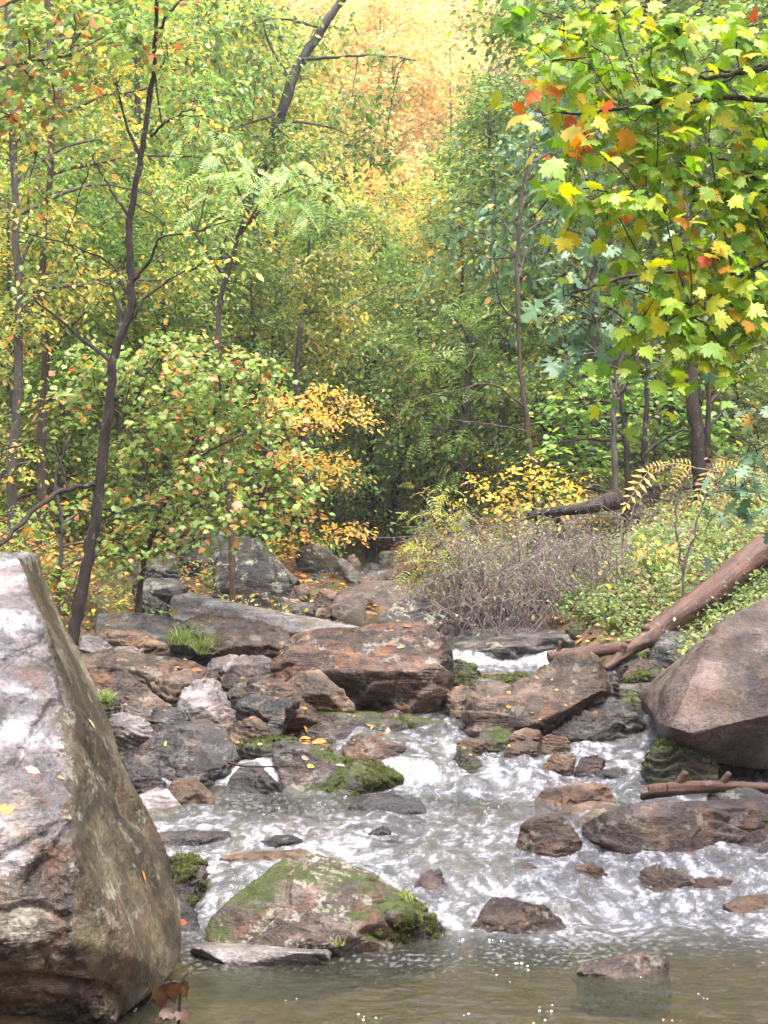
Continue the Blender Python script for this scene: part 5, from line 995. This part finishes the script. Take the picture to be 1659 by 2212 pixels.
# bare brush over the right bank shelf
def bramble(label, cx, cy, rx, ry, Y, n, seed, leafmat='palegreen', nl=500):
    rg = np.random.default_rng(seed); mb = MB(); lf = MB(); ends = []
    g0 = P(cx, cy, Y)
    for k in range(n):
        bx = cx + rg.normal() * rx * .5; Yk = Y + rg.uniform(-.6, .6); x0 = (bx - CX) * Yk / F; z0 = float(ground(x0, Yk)) - .03
        a = np.array([x0, Yk, z0]); tp = P(bx + rg.normal() * rx * .6, cy - (rg.triangular(-.8, -.1, 1.0) if k % 9 else rg.uniform(.8, 1.7)) * ry, Yk + rg.uniform(-.3, .3)); e = tp + np.array([rg.normal() * .45, rg.uniform(-.3, .1), -rg.uniform(-.05, .6)])
        c = curve([a, (a + tp) / 2 + rg.normal(size=3) * .05, tp, e], 11, .012, rg); mb.tube(c, np.linspace(rg.uniform(.004, .009), .0022, 11), 4, cap=False); ends.append(c[3:])
        for q in range(rg.integers(2, 6)):
            s = c[rg.integers(3, 10)]; d = unit(rg.normal(size=3) + np.array([0, -.2, .2])) * rg.uniform(.1, .35); mb.tube([s, s + d * .5, s + d + np.array([0, 0, -.04])], [.0036, .003, .002], 3, cap=False); ends.append(np.array([s + d * .6, s + d]))
    root = empty('bramble', [g0[0], Y, float(ground(g0[0], Y))]); tag(root, label, 'brush'); og = np.array(root.location)
    mb.build('stems', M['brush'], root, origin=og)
    E = np.vstack(ends); p = E[rg.integers(0, len(E), nl)] + rg.normal(size=(nl, 3)) * .03
    place_leaves(lf, 'simple', p, rg.normal(size=(nl, 3)) + np.array([0, 0, -.2]), rg.normal(size=(nl, 3)) * .6 + np.array([0, -.2, 1]), .03 * np.exp(rg.normal(size=nl) * .25))
    lf.build('foliage', M[leafmat], root, origin=og, smooth=False)
bramble('tangle of bare grey purple brush above the dark shelf of rock', 1110, 1250, 130, 90, 13.0, 105, 1, nl=1100)
bramble('pale leafed brush left part of the tangle over the creek', 1010, 1210, 90, 70, 13.4, 70, 2, nl=2400)
bramble('arching bare brush between the tangle and the large pale outcrop', 1270, 1200, 80, 90, 13.3, 70, 3, nl=400)
bramble('thin brush on top of the tangle below the yellow shrub', 1170, 1160, 110, 50, 14.0, 60, 4, nl=1000)

# weeds, seedlings and litter on the banks
def scatter(n, xr, yr, keep, seed):
    rg = np.random.default_rng(seed); x = rg.uniform(*xr, n); y = rg.uniform(*yr, n); xl = np.interp(y, _cy, _cl); xrr = np.interp(y, _cy, _cr)
    k = keep(x, y, xl, xrr); x, y = x[k], y[k]; return np.stack([x, y, ground(x, y)], 1), rg
def weeds(name, base, rg, hmin, hmax, mat, tpl, size, per, lean=.35, stemmat='brush'):
    mb = MB(); m = len(base); h = rg.uniform(hmin, hmax, m); ax = np.zeros((m, 3)); ax[:, 2] = 1; ax += rg.normal(size=(m, 3)) * lean
    spray_leaves(mb, base, ax, h, rg, tpl, size, per, .6, .15, .1, .10)
    tag(mb.build(name, M[mat], smooth=False), kind='stuff')
b, rg = scatter(9000, (1.2, 7), (10.6, 19), lambda x, y, l, r: (x > r + .35), 41); weeds('undergrowth', b[:2900], rg, .08, .32, 'palegreen', 'simple', .042, 8)
weeds('undergrowth', b[2900:4300], rg, .1, .38, 'redweed', 'diamond', .045, 9)
weeds('undergrowth', b[4300:5600], rg, .06, .25, 'greenleaf', 'simple', .05, 6)
weeds('undergrowth', b[5600:6500], rg, .06, .22, 'yellowgreen', 'simple', .038, 7)
b, rg = scatter(5200, (1.6, 4.8), (10.4, 14.5), lambda x, y, l, r: (x > r + .2), 48); weeds('undergrowth', b[:1900], rg, .08, .34, 'palegreen', 'simple', .04, 8); weeds('undergrowth', b[1900:3000], rg, .08, .3, 'greenleaf', 'simple', .05, 7)
b, rg = scatter(9000, (-9, -.6), (12.0, 22), lambda x, y, l, r: (x < l - .9), 42); weeds('undergrowth', b[:1500], rg, .1, .5, 'greenleaf', 'simple', .05, 7)
weeds('undergrowth', b[1500:2600], rg, .1, .6, 'yellowgreen', 'simple', .05, 7); weeds('undergrowth', b[2600:3300], rg, .1, .4, 'litter', 'simple', .06, 6)
b, rg = scatter(9000, (-12, 12), (19, 34), lambda x, y, l, r: (x < l - .3) | (x > r + .3), 43); weeds('undergrowth', b[:5000], rg, .1, .7, 'greenleaf', 'simple', .08, 8)
weeds('undergrowth', b[5000:7000], rg, .1, .8, 'olive', 'simple', .08, 8)
b, rg = scatter(60000, (-8, 9), (8.3, 30), lambda x, y, l, r: (x < l - .1) | (x > r + .1), 44)
mb = MB(); m = len(b); b[:, 2] += .012; place_leaves(mb, 'simple', b, rg.normal(size=(m, 3)) * np.array([1, 1, .15]), rg.normal(size=(m, 3)) * .3 + np.array([0, 0, 1]), .062 * np.exp(rg.normal(size=m) * .3)); tag(mb.build('leaf_litter', M['litter'], smooth=False), kind='stuff')

def grass_tuft(label, px, py, Y, n, h, seed):
    rg = np.random.default_rng(seed); a = P(px, py, Y); hit = cast(px, py)
    if hit is not None: a = np.array(hit[0])
    else: a[2] = float(ground(a[0], a[1]))
    V = []; 
    for k in range(n):
        b = rg.normal(size=3) * np.array([.10, .06, 0]) * h * 2; L = h * rg.uniform(.5, 1.2); d = unit(np.array([rg.normal() * .7, rg.normal() * .5 - .1, 1.0])); w = np.array([1, rg.normal() * .3, 0]) * .0028
        p1 = b + d * L * .55; p2 = b + d * L + np.array([d[0] * .5, d[1] * .5, -.35]) * L * .5
        V += [b - w, b + w, p1 + w * .8, p1 - w * .8, p2]
    V = np.array(V); i = np.arange(n)[:, None] * 5
    o = mesh_obj('grass_tuft', V, {4: i + np.array([[0, 1, 2, 3]]), 3: i + np.array([[3, 2, 4]])}, M['grass'], smooth=False); o.location = a; tag(o, label, 'grass')
grass_tuft('wide tuft of green grass on the bar left of the purple boulder', 450, 1412, 11.0, 260, .26, 1)
grass_tuft('thin grass growing left of the wide tuft', 395, 1392, 11.3, 160, .24, 2)
grass_tuft('small grass sprig on top of the mossy pyramid', 868, 1936, 6.3, 26, .06, 3)
grass_tuft('dry grass hanging on the right shoulder of the mossy pyramid', 880, 1948, 6.25, 22, .06, 4)
grass_tuft('small grass tuft at the foot of the mossy pyramid', 728, 2044, 5.9, 16, .07, 5)
grass_tuft('low green plants between the brown wedge boulder and giant boulder', 225, 1515, 9.2, 90, .12, 6)
grass_tuft('grass at the right end of the leaf strewn slab', 925, 1536, 9.8, 40, .07, 7)
grass_tuft('grass beside the thin reddish log', 1375, 1395, 11.4, 90, .22, 8)

# yellow flowers on the right bank
rg = np.random.default_rng(51); p = P(1440, 1290, 12.9); root = empty('wildflower', p); root.location.z = float(ground(p[0], p[1])); tag(root, 'clump of yellow wildflowers on the right bank above the fallen log', 'flowers'); og = np.array(root.location)
st, fl, lf = MB(), MB(), MB()
for k in range(46):
    e = P(1410 + rg.uniform(-40, 50), 1190 + rg.normal() * 16 + (k % 5 == 0) * 50, 12.8 + rg.uniform(-.2, .2)) - og; b = np.array([e[0] * .6 + rg.normal() * .05, rg.normal() * .1, 0])
    st.tube(curve([b, (b + e) / 2 + rg.normal(size=3) * .03, e], 5), [.003] * 5, 3, cap=False)
    th = np.linspace(0, 2 * np.pi, 6)[:-1] + rg.uniform(0, 1); d = np.stack([np.cos(th), 0 * th - .1, np.sin(th)], 1); place_leaves(fl, 'simple', np.repeat(e[None], 5, 0), d, np.tile([[0, -1, .4]], (5, 1)), .024)
    place_leaves(lf, 'simple', b + (e - b) * rg.uniform(.1, .85, (7, 1)), rg.normal(size=(7, 3)), np.tile([[0, -.3, 1]], (7, 1)), .055)
st.build('stem', M['grass'], root); fl.build('blossom', M['leafyellow'], root, smooth=False); lf.build('foliage', M['greenleaf'], root, smooth=False)

# single fallen leaves that can be made out on the rocks
LEAVES = [(70, 1665, 34, 'pale', 'long pale pink leaf lying on the giant boulder', 'simple', (1, 0, -.2)), (130, 1682, 16, 'orange', 'small orange leaf on the giant boulder beside the pale one', 'simple', (1, 0, .3)), (15, 1752, 34, 'yellow', 'big yellow leaf stuck to the giant boulder at the left edge', 'syc', (1, 0, .5)),
    (196, 1565, 26, 'pale', 'pinkish leaf stuck flat on the flank of the giant boulder', 'simple', (.45, 0, -1)), (308, 1895, 32, 'orange', 'narrow orange leaf on the lower flank of the giant boulder', 'simple', (.3, 0, -1)),
    (358, 1607, 14, 'yellow', 'pale yellow leaf on the front of the dark ridged boulder', 'simple', (0, 0, 1)), (425, 1448, 22, 'red', 'red orange leaf on the corner of the tilted brown block', 'simple', (1, 0, 0)), (505, 1651, 22, 'red', 'red leaf at the left end of the leaf pile on the dark rock', 'simple', (1, 0, 0)),
    (560, 1645, 16, 'orange', 'orange leaf in the middle of the leaf pile on the dark rock', 'simple', (.3, 0, 1)), (590, 1664, 20, 'red', 'red leaf at the right end of the leaf pile by the green wedge', 'simple', (1, 0, .3)), (672, 1655, 20, 'yellow', 'yellow leaf on the moss of the green wedge', 'simple', (1, 0, -.3)), (660, 1637, 20, 'pale', 'pale leaf on the bare top of the green wedge', 'simple', (1, 0, -.4)), (735, 1655, 20, 'pale', 'tan leaf near the right top of the green wedge', 'simple', (1, 0, -.3)),
    (658, 1530, 14, 'orange', 'orange leaf at the left end of the leaf strewn slab', 'simple', (1, 0, 0)), (725, 1550, 17, 'brown', 'dark red leaf in the middle of the leaf strewn slab', 'syc', (1, 0, 0)), (755, 1545, 12, 'pale', 'round pale leaf right of the dark red one on the slab', 'syc', (1, 0, .2)), (805, 1572, 13, 'pale', 'pale oval leaf on the front moss of the slab', 'simple', (0, 0, 1)), (838, 1578, 14, 'pale', 'second pale oval leaf on the front moss further right', 'syc', (.2, 0, 1)), (860, 1552, 13, 'yellow', 'yellow leaf toward the right end of the leaf strewn slab', 'simple', (.2, 0, 1)),
    (845, 1394, 24, 'red', 'bright orange red leaf in the notch of the huge rusty boulder', 'simple', (1, 0, .2)), (865, 1400, 16, 'orange', 'orange leaf beside the red one on the huge rusty boulder', 'simple', (1, 0, -.2)), (880, 1354, 18, 'red', 'reddish leaf on the very top of the huge rusty boulder', 'simple', (1, 0, 0)),
    (1100, 1455+42, 14, 'orange', 'tan leaf on the tilted boulder at its saddle', 'simple', (1, 0, .6)), (1098, 1527, 14, 'orange', 'orange leaf on the lower left lump of the tilted boulder', 'simple', (1, 0, 0)), (1055, 1506, 9, 'orange', 'small orange leaf at the left top of the tilted boulder', 'simple', (0, 0, 1)),
    (395, 1995, 22, 'red', 'red leaf on the small black stone left of the mossy pyramid', 'syc', (1, 0, 0)), (440, 1998, 12, 'orange', 'orange leaf beside the left tip of the mossy pyramid', 'simple', (.3, 0, 1)), (670, 2034, 22, 'brown', 'brown leaf between the lavender slab and the mossy pyramid', 'simple', (1, 0, .1)), (712, 2036, 14, 'brown', 'curled brown leaf at the right end of the lavender slab', 'simple', (.5, 0, 1)), (610, 1412, 10, 'yellow', 'small yellow leaf on the white topped slab', 'simple', (1, 0, 0))]
for px, py, sz, c, lab, tp, d in LEAVES:
    h = cast(px, py)
    if h is None: continue
    p, nn = np.array(h[0]), np.array(h[1]); mb = MB(); s = sz * p[1] / F; dd = np.array(d, float); dd -= nn * (dd @ nn); dd = unit(dd)
    place_leaves(mb, tp, (-dd * s * .5 + nn * (.004 + s * .04))[None], dd[None], nn[None] + RNG.normal(size=(1, 3)) * .12, np.array([s]))
    o = mb.build('fallen_leaf', M['leaf' + c], smooth=False); o.location = p; tag(o, lab, 'leaf')
# small leaves strewn over the rocks
mb = MB(); rg = np.random.default_rng(77); m = 0
for k in range(900):
    h = cast(rg.uniform(180, 1420), rg.uniform(1290, 1640), 16)
    if h is None or h[1][2] < .45: continue
    p, nn = np.array(h[0]), np.array(h[1]); place_leaves(mb, 'simple', (p + nn * .006)[None], (rg.normal(size=(1, 3)) * np.array([1, 1, .1])), nn[None] + rg.normal(size=(1, 3)) * .2, np.array([rg.uniform(.02, .05)])); m += 1
    if m > 130: break
tag(mb.build('leaf_litter', M['litter'], smooth=False), kind='stuff')

# wilted plant at the bottom edge
p = P(372, 2225, 5.05); root = empty('wilted_plant', p); tag(root, 'wilted dark red leaves on a crooked stem at the bottom left pool edge', 'plant')
q = lambda a, b, y=5.05: P(a, b, y) - p
mb = MB(); mb.tube(curve([q(384, 2240), q(388, 2170), q(392, 2125), q(403, 2104), q(415, 2102)], 16), np.linspace(.006, .004, 16), 7); mb.tube(curve([q(300, 2215), q(325, 2160), q(345, 2130), q(372, 2120), q(392, 2125)], 14), np.linspace(.003, .004, 14), 6)
mb.build('stem', M['bark_dark'], root)
mb = MB(); pos = np.array([q(352, 2128), q(372, 2122), q(392, 2120), q(396, 2130), q(350, 2180), q(385, 2180), q(365, 2190)]); dr = np.array([[-.05, -.1, -1], [.1, -.2, -1], [.15, 0, -1], [.2, .1, -.6], [.6, -.3, -.3], [.3, -.2, -.3], [-.5, -.3, -.2]])
place_leaves(mb, 'syc', pos, dr, np.array([[.3, -1, .2], [-.3, -1, .3], [.5, -1, .2], [.8, -.6, .3], [0, -.5, 1], [.2, -.5, 1], [0, -.4, 1]]), np.array([.085, .075, .06, .05, .06, .06, .06])); mb.build('leaf', M['leafbrown'], root, smooth=False)
mb = MB(); tip = P(592, 1668, 8.35); mb.tube(curve([P(492, 1648, 8.3), P(540, 1656, 8.15), P(625, 1655, 8.1)], 8), [.006] * 8, 6); o = mb.build('stick', M['bark_dark']); tag(o, 'dark stick lying across the red leaf pile by the green wedge', 'stick')

# ------------------------------------------------------------------ woods on the slopes behind
def forest_tree(name, H, R, n, size, mat, seed, bark='bark_grey', base=.06):
    rg = np.random.default_rng(seed); root = empty(name, (0, 0, 0)); w, lf = MB(), MB()
    lean = rg.normal(size=2) * .04 * H; tr = curve([[0, 0, -.6], [lean[0] * .3, lean[1] * .3, H * .35], [lean[0], lean[1], H * .95]], 12, .03, rg); w.tube(tr, np.linspace(.011 * H + .03, .02, 12), 7)
    per = 12; nb = 26; ms = max(1, int(n / per / nb))
    for k in range(nb):
        z = H * (base + (1 - base) * (k + rg.uniform()) / nb); f = (z / H - base) / (1 - base); rr = R * (1 - .75 * f ** 1.7) * rg.uniform(.6, 1.1); az = k * 2.4 + rg.normal() * .5
        a = np.array([np.interp(z, tr[:, 2], tr[:, 0]), np.interp(z, tr[:, 2], tr[:, 1]), z]); e = a + np.array([math.cos(az) * rr, math.sin(az) * rr, rr * rg.uniform(-.05, .45)])
        limb(w, a, e, .02 + .006 * rr, .008, rg, .08, 6, 4)
        tt = rg.uniform(.25, 1.05, (ms, 1)) ** .8; b = a + (e - a) * tt + rg.normal(size=(ms, 3)) * np.array([.16, .16, .11]) * rr
        ax = unit(e - a)[None] + rg.normal(size=(ms, 3)) * .5; ax[:, 2] *= .5
        spray_leaves(lf, b, ax, np.full(ms, size * 6.0), rg, 'diamond', size, per, .5, .35, .1, .2)
    w.build('trunk', M[bark], root); lf.build('crown', M[mat], root, smooth=False); return root
mids = [('greenleaf', 'green'), ('lightgreen', 'light green'), ('yellowgreen', 'yellow green'), ('olive', 'olive yellow'), ('orangeleaf', 'orange'), ('yellowleaf', 'yellow'), ('teal', 'dark green')]
PROTO = {}
def wood(kind, far, loc, rg, s):
    mat, col = mids[kind]; key = (kind, far)
    lab = (f'{col} crowned tree on the far hazy hillside' if far else f'{col} leafed tree in the woods on the slope behind the creek')
    grp = f'{col} trees on the far hillside' if far else f'{col} trees of the woods behind the creek'
    if far: mat = {'orangeleaf': 'hazeorange', 'yellowleaf': 'hazeyellow'}.get(mat, mat)  # far trees take the leaf colours with haze painted in
    if key not in PROTO:
        PROTO[key] = forest_tree('forest_tree', 11 if far else 9.5, 3.8 if far else 2.7, 8000 if far else 10000, .22 if far else .125, mat, 300 + kind + 20 * far)
        r = PROTO[key]; r.location = loc; r.rotation_euler = (0, 0, rg.uniform(0, 6.28)); r.scale = (s, s, s); tag(r, lab, 'tree', grp); return r
    return copy_tree(PROTO[key], loc, rg.uniform(0, 6.28), s)
rg = np.random.default_rng(5)
pts = []
def put(px, Y, kind, s=1.0, far=False):
    x = (px - CX) * Y / F; pts.append((x, Y)); wood(kind, far, (x, Y, float(ground(x, Y)) - .1), rg, s)
# nearer woods, left to right, chosen by the colour each stretch shows
for px, Y, kd, s in [(-250, 20, 2, 1), (-120, 23, 1, 1.1), (20, 19, 2, .9), (160, 22, 2, 1), (300, 20, 0, .95), (400, 25, 2, 1.1), (230, 28, 1, 1.1), (60, 29, 2, 1.2), (520, 27, 2, 1), (620, 25, 3, .95), (560, 33, 0, 1.1), (380, 34, 2, 1.2), (180, 37, 2, 1.3), (700, 29, 2, .72), (760, 34, 4, .70), (820, 28, 3, .66),
                     (880, 32, 3, .72), (930, 27, 2, .66), (1000, 30, 3, .72), (1060, 25, 1, .7), (1120, 29, 3, .72), (1180, 24, 0, .85), (1260, 22, 0, 1.05), (1340, 26, 5, 1.05), (1420, 21, 0, 1.05), (1500, 25, 2, 1.1), (1590, 21, 0, 1), (1700, 24, 2, 1.1), (1820, 22, 0, 1), (1250, 33, 6, 1.1), (1420, 34, 2, 1.2), (1600, 34, 0, 1.3),
                     (690, 40, 4, .75), (800, 44, 4, .7), (900, 42, 5, .65), (980, 40, 5, .65), (1080, 40, 5, .7), (1180, 42, 5, 1.05), (600, 46, 2, 1.1), (480, 46, 0, 1.2), (720, 22.5, 0, .6), (930, 23.5, 1, .5), (850, 24.5, 0, .55), (640, 21.5, 0, .6), (1090, 21, 0, .7), (980, 22, 3, .55), (130, 17.5, 0, .5), (250, 17, 0, .55), (360, 18, 0, .5), (560, 19.5, 0, .45), (1280, 18, 0, .6), (1450, 18.5, 3, .55), (1600, 18, 0, .6), (30, 16.5, 2, .45)]:
    put(px, Y, kd, s)
# far hillside, golden in the middle
for k in range(150):
    Y = rg.uniform(50, 150); px = rg.uniform(100, 1600)
    gold = 620 < px < 1340
    kd = rg.choice([4, 4, 5, 4, 5, 3]) if gold else rg.choice([2, 0, 3, 5, 1])
    put(px, Y, int(kd), rg.uniform(.75, 1.15), True)

# ------------------------------------------------------------------ air, light, camera
bm = bmesh.new(); bmesh.ops.create_cube(bm, size=1); me = bpy.data.meshes.new('haze'); bm.to_mesh(me); bm.free()
if HAZE > 0:
    o = bpy.data.objects.new('haze', me); COL.objects.link(o); zlo = float(GZ.min()) - 1; zhi = float(GZ.max()) + 25
    o.location = (0, 113, (zlo + zhi) / 2); o.scale = (270, 262, zhi - zlo); tag(o, kind='stuff')
    t = NT('haze_air'); pv = t.n('ShaderNodeVolumePrincipled'); pv.inputs['Color'].default_value = (.93, .95, 1, 1); pv.inputs['Density'].default_value = HAZE; pv.inputs['Anisotropy'].default_value = .3
    t.l(pv.outputs[0], t.out.inputs['Volume']); me.materials.append(t.m)

W = bpy.data.worlds.new('World'); SC.world = W; W.use_nodes = True; nt = W.node_tree
sky = nt.nodes.new('ShaderNodeTexSky'); sky.sky_type = 'NISHITA'; sky.sun_disc = False
EL, AZ = math.radians(76), math.radians(SUN_AZ)
sky.sun_elevation = EL; sky.sun_rotation = AZ; sky.air_density = .8; sky.dust_density = 6.0; sky.ozone_density = .6
bg = nt.nodes['Background']; bg.inputs['Strength'].default_value = .15; nt.links.new(sky.outputs[0], bg.inputs['Color'])
L = bpy.data.lights.new('sun', 'SUN'); L.energy = SUN; L.angle = math.radians(25); L.color = (1, .95, .88)
so = bpy.data.objects.new('sun', L); COL.objects.link(so)
# direction towards the sun: rotation 0 is +Y, increasing towards +X
sd = Vector((math.sin(AZ) * math.cos(EL), math.cos(AZ) * math.cos(EL), math.sin(EL)))
so.rotation_euler = sd.to_track_quat('Z', 'Y').to_euler(); so.location = (0, 0, 30)

cam = bpy.data.cameras.new('camera'); co = bpy.data.objects.new('camera', cam); COL.objects.link(co); SC.camera = co
co.location = (0, 0, HC); co.rotation_euler = (math.radians(90), 0, 0)
cam.sensor_fit = 'VERTICAL'; cam.sensor_height = 24; cam.lens = F / 2212 * 24; cam.shift_y = -(1106 - HY) / 2212; cam.clip_end = 2000; cam.clip_start = .05
SC.view_settings.view_transform = 'Standard'; SC.view_settings.look = 'None'; SC.view_settings.exposure = EXPO; SC.view_settings.gamma = 1
SC.cycles.max_bounces = 8; SC.cycles.diffuse_bounces = 3; SC.cycles.glossy_bounces = 3; SC.cycles.transmission_bounces = 4; SC.cycles.transparent_max_bounces = 8; SC.cycles.volume_bounces = 0
SC.cycles.use_denoising = True; SC.cycles.use_adaptive_sampling = True; SC.cycles.adaptive_threshold = .03
SC.cycles.caustics_reflective = False; SC.cycles.caustics_refractive = False; SC.cycles.sample_clamp_indirect = 6
